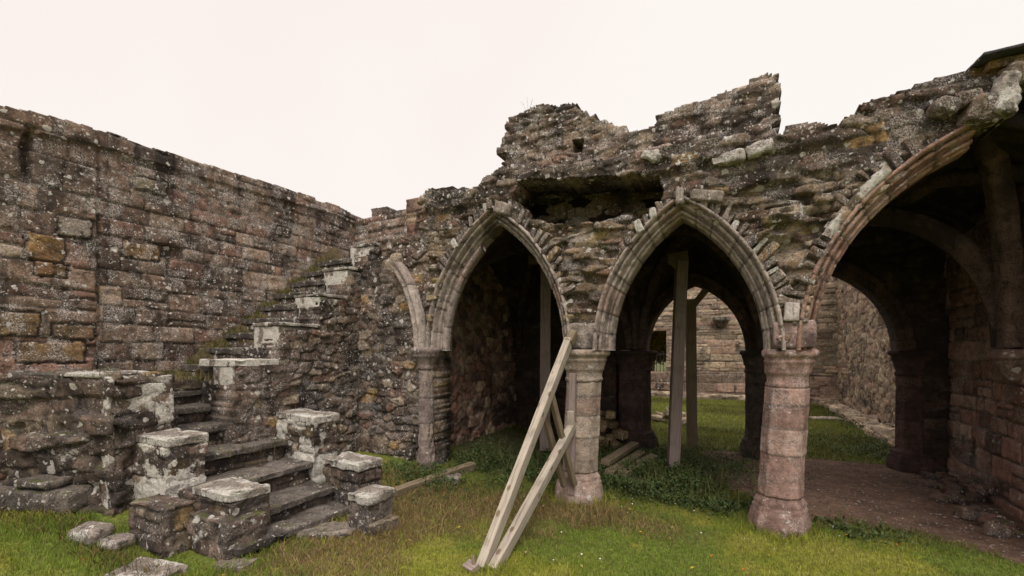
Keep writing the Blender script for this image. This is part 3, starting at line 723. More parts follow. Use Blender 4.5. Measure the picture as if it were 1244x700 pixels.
for xx in (.08, 2.1):
    y = .15+2.85*tt; sweep('vault_rib', np.stack([xx+0*y, y, 1.76+pointed(y-1.55, 1.45, 1.62)], 1), .18, .16, M_IN, vau, (.17, .115, .10), 4)
# ribs springing from the corbel on the right-hand wall
def rib3(p, q_, n=40):
    p, q_ = np.array(p, float), np.array(q_, float); a = np.linspace(0, PI/2*.92, n)
    k = (1-np.cos(a))/(1-math.cos(PI/2*.92)); s = np.sin(a)/math.sin(PI/2*.92)
    return np.stack([p[0]+(q_[0]-p[0])*k, p[1]+(q_[1]-p[1])*k, p[2]+(q_[2]-p[2])*s], 1)
sweep('vault_rib', rib3((4.14, 1.25, 1.75), (3.50, .15, 3.68)), .20, .16, M_IN, vau, (.27, .18, .15), 5)
sweep('vault_rib', rib3((4.14, 1.35, 1.75), (3.1, 1.6, 3.30)), .18, .15, M_IN, vau, (.22, .15, .125), 6)

B2 = Arch(.24, 1.80, 1.72, 2.86); B3 = Arch(2.16, 3.72, 1.72, 2.92)
inr = empty('inner_arcade_wall', (1, 3.2, 0), 'dark inner arcade wall with two pointed openings onto the grassy court', 'arcade')
def inn_in(s, z, cs, cz):
    ok = ~B2.inside(s, z, .10) & ~B3.inside(s, z, .10)
    return ok & ~((z < 1.74) & (s > -.30) & (s < 4.0)) | ((z <= 1.74) & (s > 4.02))
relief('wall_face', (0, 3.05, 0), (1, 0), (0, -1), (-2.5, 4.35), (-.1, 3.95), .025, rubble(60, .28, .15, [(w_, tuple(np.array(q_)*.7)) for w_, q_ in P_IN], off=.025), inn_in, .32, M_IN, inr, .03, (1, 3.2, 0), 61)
thin = [(0, .22), (0, -.12), (.03, -.17), (.07, -.19), (.09, -.15), (.12, -.2), (.16, -.22), (.18, -.2), (.18, .22)]
for A, sd in ((B2, 31), (B3, 35)):
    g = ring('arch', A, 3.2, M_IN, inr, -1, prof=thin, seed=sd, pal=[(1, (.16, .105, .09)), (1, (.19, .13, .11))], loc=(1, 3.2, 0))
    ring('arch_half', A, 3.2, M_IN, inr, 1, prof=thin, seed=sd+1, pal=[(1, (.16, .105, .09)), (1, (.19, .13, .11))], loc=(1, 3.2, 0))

# ---------------------------------------------------------------- side and far walls
o = relief('stone_wall', (-2.36, 0, 0), (0, 1), (1, 0), (.1, 3.3), (-.1, 3.95), .02, rubble(62, .24, .15, P_IN[:3]+[(3, (.20, .16, .125)), (1, (.25, .20, .15))], off=.03), always, .3, M_BAY, None, .04, (-2.36, 1.6, 0), 63)
tag(o, 'rough dark rubble side wall inside the left arch', 'wall')
rw = empty('stone_wall', (4.22, 1.6, 0), 'coursed red sandstone wall on the right inside the large arch', 'wall')
relief('wall_face', (4.22, 0, 0), (0, 1), (-1, 0), (-.35, 3.3), (-.1, 4.0), .017, coursed(64, (.17, .27), (.24, .52), P_RED, off=.012, jw=.010, bulge=.010), lambda s, z, cs, cz: ~((s > 2.95) & (z < 2.2) & (s < 3.15)), .4, M_COLM, rw, .03, (4.22, 1.6, 0), 65)
octa('corbel', [(.0, -.30), (.05, -.28), (.09, -.2), (.15, -.1), (.17, -.06), (.2, -.04), (.205, .02), (.18, .05), (.0, .05)], M_COLM, rw, (4.18, 1.28, 1.68), seed=3, pal=((.22, .14, .12),))
rq = np.random.default_rng(88)
for k in range(30):
    yy = .3+2.7*rq.random(); dx = rq.random()**1.5*.42
    block('footing_stone', (4.14-dx, yy, .02+(.16 if dx < .14 and k % 2 else 0)+.05*rq.random()), (rq.uniform(.09, .20), rq.uniform(.10, .24), rq.uniform(.06, .13)), M_STAIR, rw, (rq.uniform(-.3, .3), rq.uniform(-.3, .3), rq.uniform(0, 3)), res=.025, rad=.025, amp=.03, freq=7, seed=600+k, col=tuple(pick(P_RED, rq.random())*.8), chip=.02)

farw = empty('stone_wall', (1.2, 12.5, 0), 'tall grey coursed wall at the far side of the grassy court, with one small corbel', 'wall')
def far_in(s, z, cs, cz): return ~((s > -1.40) & (s < -.66) & (z > .95) & (z < 2.5)) & ~((s > 2.25) & (s < 2.5) & (z > 1.55) & (z < 1.8)) & (cz < 4.5+.1*vn(cs*2, cs))
relief('wall_face', (0, 12.5, 0), (1, 0), (0, -1), (-2.8, 5.2), (-.2, 4.8), .03, blend(coursed(67, (.12, .28), (.25, .8), P_FAR, off=.02), coursed(68, (.26, .34), (.5, 1.3), [(2, (.24, .18, .15)), (1, (.21, .165, .135))], off=.015), lambda s, z: (z < .95).astype(float)), far_in, .5, M_FAR, farw, .04, (1.2, 12.5, 0), 69)
octa('corbel', [(.0, -.34), (.06, -.3), (.10, -.24), (.2, -.16), (.24, -.12), (.27, -.08), (.28, .03), (.25, .06), (.0, .06)], M_FAR, farw, (1.22, 12.38, 2.92), seed=4, pal=((.17, .15, .12),))
block('plinth', (1.2, 12.4, .05), (8.0, .36, .26), M_FAR, farw, (0, 0, 0), res=.06, rad=.04, amp=.04, seed=16, lay=rubble(70, .4, .2, P_FAR, off=.03))
o = relief('stone_wall', (4.62, 0, 0), (0, 1), (-1, 0), (3.2, 12.6), (-.15, 4.7), .028, blend(rubble(72, .34, .17, P_FAR[:3]+[(3, (.26, .19, .16)), (2, (.32, .27, .22))], off=.016, jw=.08), coursed(73, (.2, .3), (.3, .7), P_RED), lambda s, z: (z < .0).astype(float)),
           lambda s, z, cs, cz: ~((s > 7.55) & (s < 8.0) & (z > 2.28) & (z < 2.62)) & (cz < 4.5), .5, M_FAR, None, .05, (4.62, 8, 0), 74)
tag(o, 'pale rubble wall along the right side of the grassy court, with a square putlog hole', 'wall')
block('stone_footing', (4.35, 8.0, .02), (.5, 8.6, .22), M_FAR, o, (0, 0, 0), res=.06, rad=.06, amp=.08, freq=2, seed=18, lay=rubble(75, .35, .2, P_FAR, off=.05)).location = (-.27, 0.0, .02)
o = relief('stone_wall', (-2.6, 0, 0), (0, 1), (1, 0), (3.3, 12.6), (-.1, 4.5), .06, coursed(76, (.14, .28), (.3, .8), P_FAR), always, .5, M_FAR, None, .05, (-2.6, 8, 0), 77)
tag(o, 'plain coursed wall along the left side of the grassy court', 'wall')
# iron railing in the far opening
t = empty('railing', (-1.03, 12.62, .95), 'low black iron railing in the opening of the far wall', 'railing')
for k in range(7): bar('baluster', (-1.42+.13*k, 12.62, .95), (-1.42+.13*k, 12.62, 1.72), .022, .022, M_IRON, t, seed=k, res=.2, amp=0)
bar('rail', (-1.5, 12.62, 1.62), (-.55, 12.62, 1.62), .03, .03, M_IRON, t, res=.2, amp=0)

# ---------------------------------------------------------------- columns
REDP = ((.285, .182, .152), (.26, .165, .14), (.30, .205, .172), (.245, .155, .13))
BUFP = ((.30, .235, .185), (.275, .21, .165), (.32, .25, .20), (.28, .20, .16))
def column(name, at, label, pal, lean=(0, 0), k=1.0, seed=0, mat=M_COLM, zb=-.08, kb=1.0, kc=1.0, joints=(.46, .72, .98, 1.2), group='columns of the arcades'):
    t = empty(name, (at[0], at[1], 0), label, 'column', group)
    octa('base', [(.0, zb), (.335*k*kb, zb), (.325*k*kb, .05), (.305*k*kb, .15), (.30*k*kb, .17), (.285*k*kb, .185), (.29*k*kb, .21), (.275*k*kb, .225), (.27*k*kb, .235), (.275*k*kb, .26), (.255*k*kb, .285), (.235*k*kb, .30), (.228*k*kb, .33), (.0, .33)], mat, t, (at[0], at[1], 0), lean, seed, (np.array(pal[-1])*.9,), (), 1.0, .008, chip=.015)
    octa('shaft', [(.0, .32), (.222*k, .32), (.220*k, .36), (.214*k, 1.36), (.0, 1.37)], mat, t, (at[0], at[1], 0), lean, seed+1, pal, joints, 1.0, .004, chip=.006)
    octa('capital', [(.0, 1.355), (.222*k*kc, 1.36), (.232*k*kc, 1.375), (.234*k*kc, 1.40), (.22*k*kc, 1.415), (.222*k*kc, 1.47), (.235*k*kc, 1.49), (.246*k*kc, 1.505), (.245*k*kc, 1.52), (.25*k*kc, 1.54), (.262*k*kc, 1.59), (.275*k*kc, 1.605), (.276*k*kc, 1.62), (.268*k*kc, 1.63), (.28*k*kc, 1.65), (.305*k*kc, 1.665), (.313*k*kc, 1.69), (.305*k*kc, 1.715), (.28*k*kc, 1.73), (.0, 1.735)], mat, t, (at[0], at[1], 0), lean, seed+2, (pal[0],), (), lambda z: .6+0*z, .006, chip=.010)
    return t
c1 = column('stone_column', (0, 0), 'buff octagonal column behind the raking timber prop', BUFP, (.045, 0), .95, 10, kb=.92)
c2 = column('stone_column', (2.02, 0), 'reddish octagonal column at the edge of the lawn, left of the large arch', REDP, (.055, 0), .845, 20, kb=.95, kc=.92)
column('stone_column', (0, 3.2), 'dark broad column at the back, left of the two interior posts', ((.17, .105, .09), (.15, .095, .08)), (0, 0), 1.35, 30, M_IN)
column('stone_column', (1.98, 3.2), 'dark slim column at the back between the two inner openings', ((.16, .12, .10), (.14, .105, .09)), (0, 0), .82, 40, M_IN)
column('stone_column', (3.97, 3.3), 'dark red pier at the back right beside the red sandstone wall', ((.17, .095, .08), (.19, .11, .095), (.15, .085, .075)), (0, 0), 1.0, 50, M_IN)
# springing blocks on the front columns
block('springer', (.105, -.02, 1.88), (.36, .40, .30), M_DRESS, c1, res=.02, rad=.03, amp=.02, freq=7, seed=51, col=(.24, .20, .175))
block('springer', (2.13, -.04, 1.86), (.34, .40, .26), M_DRESS, c2, res=.02, rad=.03, amp=.02, freq=7, seed=52, col=(.27, .185, .165))
block('pale_block', (2.11, -.20, 2.07), (.12, .14, .17), M_DRESS, c2, (0, .05, 0), res=.02, rad=.015, amp=.01, seed=53, col=(.42, .37, .34))
# half column against the left pier
t = empty('half_column', (-2.08, -.2, .25), 'slender half column with moulded capital against the left rubble pier', 'column')
octa('base', [(.0, .0), (.14, .0), (.13, .2), (.12, .28), (.105, .44), (0, .44)], M_DRESS, t, (-2.08, -.20, 0), (0, 0), 61, ((.20, .155, .135),), (), 1.0, .02, chip=.03)
octa('shaft', [(.0, .42), (.098, .42), (.095, 1.46), (.0, 1.46)], M_DRESS, t, (-2.08, -.20, 0), (0, 0), 62, ((.22, .175, .15), (.19, .145, .13)), (.75, 1.1), .9, .012, chip=.02)
octa('capital', [(.0, 1.45), (.10, 1.46), (.115, 1.5), (.105, 1.52), (.12, 1.56), (.155, 1.62), (.18, 1.64), (.185, 1.66), (.18, 1.68), (.20, 1.70), (.205, 1.73), (.19, 1.76), (0, 1.76)], M_DRESS, t, (-2.08, -.20, 0), (0, 0), 63, ((.22, .17, .15),), (), .3, .008, chip=.01)

# ================================================================ STAIR
st = empty('stone_staircase', (-3.2, -2.1, 0), 'ruined stone staircase turning up against the tall left wall, with stepped parapet blocks', 'staircase')
def sblock(nm, x, y, z, mat=M_STAIR, seed=0, lay=True, res=.02, rad=.025, amp=.018, rot=(0, 0, 0), col=None, pal=P_STAIR, chip=.02, cell=(.30, .16), freq=5, par=None):
    c = ((x[0]+x[1])/2, (y[0]+y[1])/2, (z[0]+z[1])/2); s = (x[1]-x[0], y[1]-y[0], z[1]-z[0])
    return block(nm, c, s, mat, par or st, rot, res=res, rad=rad, amp=amp, freq=freq, seed=seed, lay=(coursed(200+seed, (cell[1]*.8, cell[1]*1.3), (cell[0]*.7, cell[0]*1.2), pal, off=.010, jw=.009, warp=.05, bulge=.004) if lay else None), col=col or (.17, .14, .12), chip=chip)
# lower flight: nosings recede to -x
nos = [(-1.92, .10), (-2.20, .25), (-2.58, .46), (-3.00, .68), (-3.42, .90), (-3.80, 1.08), (-4.15, 1.24)]
for k, (x, z) in enumerate(nos):
    x1 = nos[k+1][0] if k+1 < len(nos) else -4.6
    sblock('step', (x1-.12, x), (-2.82 if k < 2 else -2.74, -1.58), (z-.07, z), M_TREAD, 20+k, False, .018, .015, .022, (rng.uniform(-.02, .02), rng.uniform(-.02, .02), rng.uniform(-.03, .03)), tuple(np.array((.165, .14, .12))*rng.uniform(.75, 1.1)), chip=.035)
    sblock('riser', (x1-.3, x-.06), (-2.80 if k < 2 else -2.72, -1.60), (-.2, z-.065), M_STAIR, 30+k, True, .02, .015, .02, cell=(.34, .075), pal=P_STAIR[:3])
sblock('landing_slab', (-4.58, -4.28), (-2.75, -1.75), (1.25, 1.40), M_TREAD, 41, True, .03, .03, .03, cell=(.4, .3))
# upper flight: nosings recede to +y
for k in range(9):
    y = -1.92+.245*k; z = 1.55+.205*k
    sblock('step', (-4.62, -3.79), (y, y+.40), (z-.085, z), M_TREAD, 50+k, False, .02, .015, .018, (rng.uniform(-.02, .02), rng.uniform(-.02, .02), rng.uniform(-.03, .03)), tuple(np.array((.16, .135, .115))*rng.uniform(.8, 1.1)), chip=.02)
    sblock('riser', (-4.6, -3.76), (y+.02, y+.5), (z-.5, z-.075), M_STAIR, 60+k, True, .035, .015, .01, cell=(.3, .08))
bx, by = np.meshgrid(np.linspace(-4.62, -4.08, 28), np.linspace(-2.1, .5, 120))
bz = 1.50+.205*(by+1.92)/.245+.02-.8*(bx+4.6)+.16*fbm(bx*2.5, by*3, None, 131, 4)-.25*sst(-4.25, -4.08, bx)
ids = np.arange(bx.size).reshape(bx.shape); f = np.stack([ids[:-1, :-1], ids[:-1, 1:], ids[1:, 1:], ids[1:, :-1]], -1).reshape(-1, 4)
mk('soil_bank', np.stack([bx, by, bz], -1).reshape(-1, 3)-np.array((-3.2, -2.1, 0)), f, M_PATH, st, np.concatenate([(np.array((.085, .065, .035))*(1+.6*fbm(bx*6, by*6, None, 132, 3)[..., None])).reshape(-1, 3), np.zeros((bx.size, 1))], 1), True, (-3.2, -2.1, 0))
# outer wall of the upper flight, face x = -3.28 looking +x
uw_pts = np.array([(-2.05, 1.1), (-1.98, 1.56), (-1.50, 1.57), (-1.44, 2.0), (-.93, 2.03), (-.85, 2.43), (-.44, 2.46), (-.38, 2.87), (.06, 2.90), (.14, 3.3), (.9, 3.36)])
relief('side_wall', (-3.30, 0, 0), (0, 1), (1, 0), (-2.05, .9), (-.1, 3.4), .015, blend(rubble(81, .20, .105, P_ARC[:4]+[(3, (.21, .165, .14)), (.8, (.27, .2, .11))], off=.022, bulge=.014, jw=.12), rubble(82, .32, .17, P_ARC[:4]+[(2, (.22, .165, .145))], off=.012, bulge=.008), lambda s, z: sst(-.1, .1, fbm(s*1.1, z*1.1, None, 83, 3))),
       lambda s, z, cs, cz: (z < np.interp(s, uw_pts[:, 0], uw_pts[:, 1])-.02), .42, M_ARC, st, .05, (-3.2, -2.1, 0), 84)
# stepped parapet blocks of the upper flight, pale with lichen
for k, (y0, y1, zt, zl, x0, x1) in enumerate(((-2.02, -1.42, 1.62, 1.20, -3.72, -3.36), (-1.46, -.90, 2.07, 1.62, -3.84, -3.36), (-.87, -.38, 2.50, 2.06, -3.84, -3.36), (-.40, .02, 2.94, 2.52, -3.84, -3.36), (.12, .62, 3.40, 2.96, -3.84, -3.36))):
    p = sblock('parapet_block', (x0, x1), (y0, y1), (zl, zt-.045), M_WHITE, 90+k, False, .016, .012, .012, (0, 0, rng.uniform(-.04, .04)), (.27, .225, .19), chip=.015)
    sblock('coping_slab', (x0-.01-(.24 if k == 0 else 0), x1+.06), (y0-.015, y1+.03), (zt-(.085 if k == 0 else .045), zt), M_CAP if k else M_WHITE, 95+k, False, .016, .012, .012, (0, 0, rng.uniform(-.03, .03)), (.24, .2, .165), chip=.03, par=p)
# near parapet of the lower flight (stepping down to the right)
for k, (x0, x1, zt) in enumerate(((-2.72, -2.14, .50), (-3.46, -2.92, .92), (-4.05, -3.50, 1.47))):
    y0, y1 = ((-2.76, -2.42), (-2.87, -2.52), (-3.06, -2.54))[k]
    p = sblock('parapet_block', (x0-.3*(k < 2), x1), (y0, y1), (-.15, zt-.08), M_WHITE if k else M_STAIR, 110+k, True, .014, .014, .016, (0, 0, rng.uniform(-.02, .02)), cell=(.34, .24), chip=.02)
    sblock('coping_slab', (x0-.01, x1+.012), (y0-.012, y1+.012), (zt-.085, zt), M_CAP, 115+k, False, .014, .018, .024, (0, rng.uniform(-.02, .02), rng.uniform(-.03, .03)), (.25, .215, .18), chip=.025, par=p)
sblock('stair_toe', (-3.5, -2.02), (-2.88, -2.5), (-.1, .30), M_STAIR, 121, True, .018, .03, .03, (0, 0, .02), cell=(.30, .11), chip=.05)
sblock('stair_core', (-4.58, -4.2), (-2.85, -1.6), (-.1, 1.28), M_STAIR, 123, True, .04, .03, .03)
sblock('stair_toe', (-3.0, -2.52), (-3.10, -2.84), (-.1, .42), M_STAIR, 122, True, .016, .02, .02, (0, 0, .05), cell=(.34, .2), chip=.03)
# far parapet of the lower flight
for k, (x0, x1, zt, yb) in enumerate(((-1.64, -1.38, .36, -1.95), (-2.40, -1.84, .54, -1.62), (-3.28, -2.58, .98, -1.56))):
    p = sblock('parapet_block', (x0, x1), (yb, yb+.32), (-.15, zt-.075), M_WHITE if k == 2 else M_STAIR, 130+k, k != 0, .014, .014, .014, (0, 0, -.05), (.2, .165, .14), cell=(.3, .10), chip=.03)
    sblock('coping_slab', (x0-.01, x1+.012), (yb-.015, yb+.34), (zt-.09, zt), M_CAP, 135+k, False, .014, .018, .024, (0, rng.uniform(-.03, .03), -.05), (.25, .215, .18), chip=.03, par=p)
# low rubble platform at the left, filling the corner
lw = empty('rubble_platform', (-4.0, -3.2, .1), 'low dark rubble platform left of the staircase, weathered into ledges', 'wall')
v, f, c = block_mesh((1.50, .62, 1.55), res=.018, rad=.06, amp=.03, freq=2.2, seed=9, lay=rubble(86, .62, .16, P_STAIR[:3]+[(.6, (.26, .19, .1))], off=.055, bulge=.03, jw=.06, warp=.12), chip=.06)
R = rotm(0, 0, .36); mk('rubble_core', v @ R.T, f, M_STAIR, lw, c, True, (-4.22, -3.02, .70))
for k, (x, y, z, a, b, h) in enumerate(((-3.85, -2.95, 1.49, .50, .5, .055), (-4.32, -3.09, 1.47, .6, .5, .07))):
    block('coping_slab', (x, y, z), (a, b, h), M_CAP if k == 0 else M_STAIR, lw, (0, .02, .33), res=.02, rad=.02, amp=.02, seed=70+k, col=(.2, .17, .15), chip=.03)
for k, (x, y, z, a, h, r) in enumerate(((-3.95, -3.30, .36, .62, .22, .36), (-4.42, -3.48, .34, .36, .24, .36), (-3.98, -3.32, .52, .36, .08, .36))):
    block('plinth_stone', (x, y, z), (a, .26, h), M_STAIR, lw, (0, .03, r), res=.02, rad=.05, amp=.02, seed=75+k, col=(.22, .185, .155), chip=.02)

# ================================================================ LOOSE STONES AND TIMBER
def loose(at, size, label, seed, mat=M_CAP, rot=(0, 0, 0), col=(.25, .21, .18), group=None, name='loose_stone', rad=.05, z=None):
    zz = float(gz(at[0], at[1])) if z is None else z
    v, f, c = block_mesh(size, res=.018, rad=rad, amp=.03, freq=6, seed=seed, col=col, chip=.03)
    o = mk(name, v @ rotm(*rot).T, f, mat, None, c, True, (at[0], at[1], zz+size[2]*.3)); return tag(o, label, 'stone', group)
loose((-3.16, -3.30), (.26, .20, .13), 'pale squat loose stone on the grass beside the rubble platform', 301, rot=(.1, .1, .4))
loose((-2.93, -3.22), (.26, .18, .10), 'pale loose stone touching the foot of the stair block', 302, rot=(.1, -.1, .1))
loose((-2.36, -3.27), (.50, .30, .07), 'flat lichen covered slab lying in the grass before the stairs', 303, rot=(.03, .05, .25), rad=.02)
loose((-1.78, -2.05), (.50, .34, .06), 'flat mossy slab on the turf at the foot of the stairs', 304, M_TREAD, (0, .03, .6), rad=.02)
loose((-1.50, -1.78), (.42, .30, .14), 'brown squared stone lying against the lowest parapet block', 305, M_TREAD, (0, .02, -.2), (.22, .17, .12), rad=.015)
loose((-1.92, -2.85), (.30, .2, .05), 'thin slab half sunk in turf by the lowest step', 306, M_TREAD, (0, 0, .3), rad=.015)
loose((-1.62, -.35), (.34, .22, .10), 'flat stone at the foot of the half column', 307, M_TREAD, (0, .05, .3), rad=.03)
t = tag(bar('timber_baulk', (-1.80, -1.15, float(gz(-1.8, -1.15))+.04), (-1.62, .25, float(gz(-1.62, .25))+.05), .10, .12, M_DARKW, seed=3), 'long mossy timber baulk lying on the ground from stairs toward the left arch', 'timber')
for k, (a, b, lab) in enumerate((((.12, .92, .06), (.30, 2.3, .07), 'lowest mossy plank lying beside the first column'), ((.02, 1.1, .15), (.16, 2.5, .17), 'topmost mossy plank on the pile beside the first column'), ((.28, 1.0, .05), (.52, 2.2, .06), 'outermost short plank lying behind the first column'))):
    tag(bar('plank', a, b, .13, .07, M_DARKW, seed=10+k), lab, 'plank', 'old planks behind the first column')
for k in range(14):
    a, b = rng.uniform(-.55, -.1), rng.uniform(2.35, 2.9)
    loose((a, b), (rng.uniform(.14, .28), rng.uniform(.12, .2), rng.uniform(.08, .15)), 'ochre fallen stone in the heap left of the dark back column', 320+k, M_FAR, (rng.uniform(-.3, .3), rng.uniform(-.3, .3), rng.uniform(0, 3)), tuple(np.array((.33, .235, .115))*rng.uniform(.6, 1.1)), 'fallen stones heaped left of the back column', 'fallen_stone', .03, z=.04+.18*(k//4))
for k in range(8):
    a, b = rng.uniform(-.1, .7), rng.uniform(5.8, 7.2)
    loose((a, b), (rng.uniform(.2, .4), rng.uniform(.2, .3), rng.uniform(.1, .2)), 'ochre fallen stone in the heap on the court grass', 340+k, M_FAR, (rng.uniform(-.3, .3), rng.uniform(-.3, .3), rng.uniform(0, 3)), tuple(np.array((.26, .205, .13))*rng.uniform(.6, 1.1)), 'fallen stones on the court grass', 'fallen_stone', .04, z=.04+.12*(k//6))
loose((3.7, 8.6), (.7, .35, .06), 'flat pale slab lying on the court grass near the right wall', 350, M_FAR, (0, 0, .2), (.3, .25, .2), rad=.02)
# raking shore against the first column
sh = empty('timber_shore', (-.08, -1.95, 0), 'raking shore of pale new timber leaning on the buff column', 'timber prop')
bar('raking_beam', (-.13, -2.02, .0), (.0, -.34, 1.83), .078, .11, M_PINE, sh, seed=1)
bar('raking_beam', (-.045, -1.99, -.02), (.03, -.30, .88), .078, .11, M_PINE, sh, seed=2)
bar('wall_plate', (.0, -.27, .10), (.02, -.27, 1.46), .075, .06, M_OLD, sh, seed=3)
bar('strut', (-.04, -.80, 1.30), (.05, -.31, .22), .055, .06, M_DARKW, sh, seed=4)
bar('strut', (-.16, -.72, 1.12), (-.06, -.33, .20), .055, .06, M_DARKW, sh, seed=5)
bar('needle', (.01, -.38, 1.80), (.03, -.26, 1.92), .08, .09, M_DARKW, sh, seed=6)
bar('cleat', (.03, -.36, .86), (.03, -.36, 1.05), .07, .05, M_PINE, sh, seed=8)
bar('foot_block', (-.24, -2.06, .02), (-.13, -2.10, .02), .07, .08, M_OLD, sh, seed=7)
bar('stake', (-.13, -2.10, -.02), (-.18, -2.07, .12), .03, .03, M_DARKW, sh, seed=9)
# interior posts
def post(base, top, w, label, heads=(), seed=0, mat=M_OLD):   # post with a bolster and braces
    t = empty('timber_post', base, label, 'post', 'timber posts propping the vault')
    bar('post', (base[0], base[1], base[2]-.05), top, w, w, mat, t, roll=.35, seed=seed)
    for h0, h1, hw in heads: bar('brace', h0, h1, hw, hw*.9, M_DARKW, t, seed=seed+1, amp=.012)
    return t
post((.86, 1.61, 0), (.98, 1.61, 2.98), .15, 'thick grey post in the middle arch, nearer of the two', (((.80, 1.59, 3.02), (1.06, 1.63, 3.05), .13), ((.97, 1.61, 2.84), (.84, 1.59, 2.98), .07)), 1)
post((.96, 3.55, 0), (.96, 3.22, 2.62), .15, 'dark slim post in the middle arch with a forked head', (((.96, 3.22, 2.45), (1.22, 3.2, 2.78), .10), ((.96, 3.22, 2.45), (.70, 3.2, 2.72), .10)), 4, M_DARKW)
post((-1.22, 1.9, .1), (-1.20, 1.9, 3.25), .17, 'grey post standing inside the left arch', (((-1.5, 1.9, 3.28), (-.9, 1.9, 3.28), .15),), 7)

# ================================================================ VEGETATION
def blades(n, pos, h, w, col, lean=.5, seed=0, bend=True):
    rg = np.random.default_rng(seed); a = rg.uniform(0, 2*PI, n); d = np.stack([np.cos(a), np.sin(a)], 1)
    fa = rg.uniform(0, 2*PI, n); l = np.stack([np.cos(fa), np.sin(fa)], 1)*(np.abs(rg.normal(0, lean, n))*h)[:, None]
    p = pos; W = (w*np.ones(n))[:, None]
    v = np.zeros((n, 5, 3))
    v[:, 0, :2] = p[:, :2]-d*W/2; v[:, 1, :2] = p[:, :2]+d*W/2; v[:, 0, 2] = v[:, 1, 2] = p[:, 2]-.004
    v[:, 2, :2] = p[:, :2]+l*.4+d*W*.35; v[:, 3, :2] = p[:, :2]+l*.4-d*W*.35; v[:, 2, 2] = v[:, 3, 2] = p[:, 2]+h*.6
    v[:, 4, :2] = p[:, :2]+l; v[:, 4, 2] = p[:, 2]+h
    i = np.arange(n)*5
    f = np.concatenate([np.stack([i, i+1, i+2], 1), np.stack([i, i+2, i+3], 1), np.stack([i+3, i+2, i+4], 1)])
    return v.reshape(-1, 3), f, np.repeat(col, 5, 0)
rg = np.random.default_rng(5)
def visible(x, y):
    rx, ry = x-CAM[0], y-CAM[1]; Xc = .8925*rx+.4511*ry; Yc = -.4511*rx+.8925*ry
    return (Yc > .5) & (np.abs(Xc/np.maximum(Yc, .1)) < 1.9)
def lawn(n, box, seed):
    r = np.random.default_rng(seed); x = r.uniform(box[0], box[1], n); y = r.uniform(box[2], box[3], n)
    ok = visible(x, y) & (path_mask(x, y) < .03) & ~((x < -1.95) & (y > -2.95) & (y < -.1) & (x > -4.7)) & ~((x < -3.25) & (y > -3.15))
    dmv = dead_mask(x, y); ok &= r.random(n) > dmv*.75
    x, y, dmv = x[ok], y[ok], dmv[ok]
    return x, y, dmv
# front lawn, dense; court, thinner
x, y, dmv = lawn(390000, (-5.6, 4.6, -5.0, .9), 6)
kk = np.hypot(x-CAM[0], y-CAM[1]); keep = (rg.random(len(x)) < np.clip(3.2/kk, .35, 1)) & (kk > 1.6); x, y, dmv = x[keep], y[keep], dmv[keep]
n = len(x); tall = sst(-2.1, -3.2, x)*.6+1.1*sst(.55, .3, np.hypot(x-2.02, y))+1.1*sst(.6, .3, np.hypot(x, y))+1.0*sst(.25, .05, np.hypot((x+.1)*.7, y+1.98))+.8*sst(.35, .0, np.abs(x+1.85))*(y < -1.5)+.8*sst(.05, -.12, path_mask(x, y)*-1)+.25*sst(.15, .5, fbm(x*1.7, y*1.7, None, 111, 3))
h = (.016+.020*rg.random(n))*(1+1.6*tall)
c = lawn_col(x, y)*rg.uniform(.7, 1.35, n)[:, None]
yel = rg.random(n) < .12; c[yel] = np.array((.24, .19, .07))*rg.uniform(.6, 1.1, yel.sum())[:, None]
v1, f1, c1_ = blades(n, np.stack([x, y, gz(x, y)], 1), h, .0055, c, .7, 7)
x, y, dmv = lawn(150000, (-2.4, 4.4, .6, 12.3), 8)
keep = (rg.random(len(x)) < .8) & ~((x < 1.3) & (y < 2.4)); x, y = x[keep], y[keep]; n = len(x)
c = np.array((.135, .155, .028))*(.6+.9*sst(-.4, .5, fbm(x*.9, y*.9, None, 112, 3)))[:, None]*rg.uniform(.7, 1.4, n)[:, None]
yel = rg.random(n) < .2; c[yel] = np.array((.19, .14, .05))
v2, f2, c2_ = blades(n, np.stack([x, y, gz(x, y)], 1), .02+.05*rg.random(n)**2, .010, c, .6, 9)
tag(mk('grass', np.concatenate([v1, v2]), np.concatenate([f1, f2+len(v1)]), M_GRASS, None, np.concatenate([c1_, c2_]), False), kind='stuff')
# withered grass and dead stalks
n = 52000; x = rg.uniform(-2.7, 1.2, n); y = rg.uniform(-3.0, .4, n)
ok = (rg.random(n) < dead_mask(x, y)) & ~((x < -1.95) & (y > -2.7) & (y < -1.0)) & (np.hypot(x, y) > .33); x, y = x[ok], y[ok]; n = len(x)
pal = np.array([(.27, .165, .080), (.20, .12, .065), (.36, .26, .13), (.15, .105, .045), (.18, .18, .045)])
c = pal[rg.integers(0, 5, n)]*rg.uniform(.6, 1.25, n)[:, None]
hm = .5+.5*sst(-.2, .5, fbm(x*2.2, y*2.2, None, 113, 3))
v1, f1, c1_ = blades(n, np.stack([x, y, gz(x, y)], 1), (.04+.10*rg.random(n)**2)*hm, .006, c, 1.0, 10)
tag(mk('withered_grass', v1, f1, M_GRASS, None, c1_, False), kind='stuff')
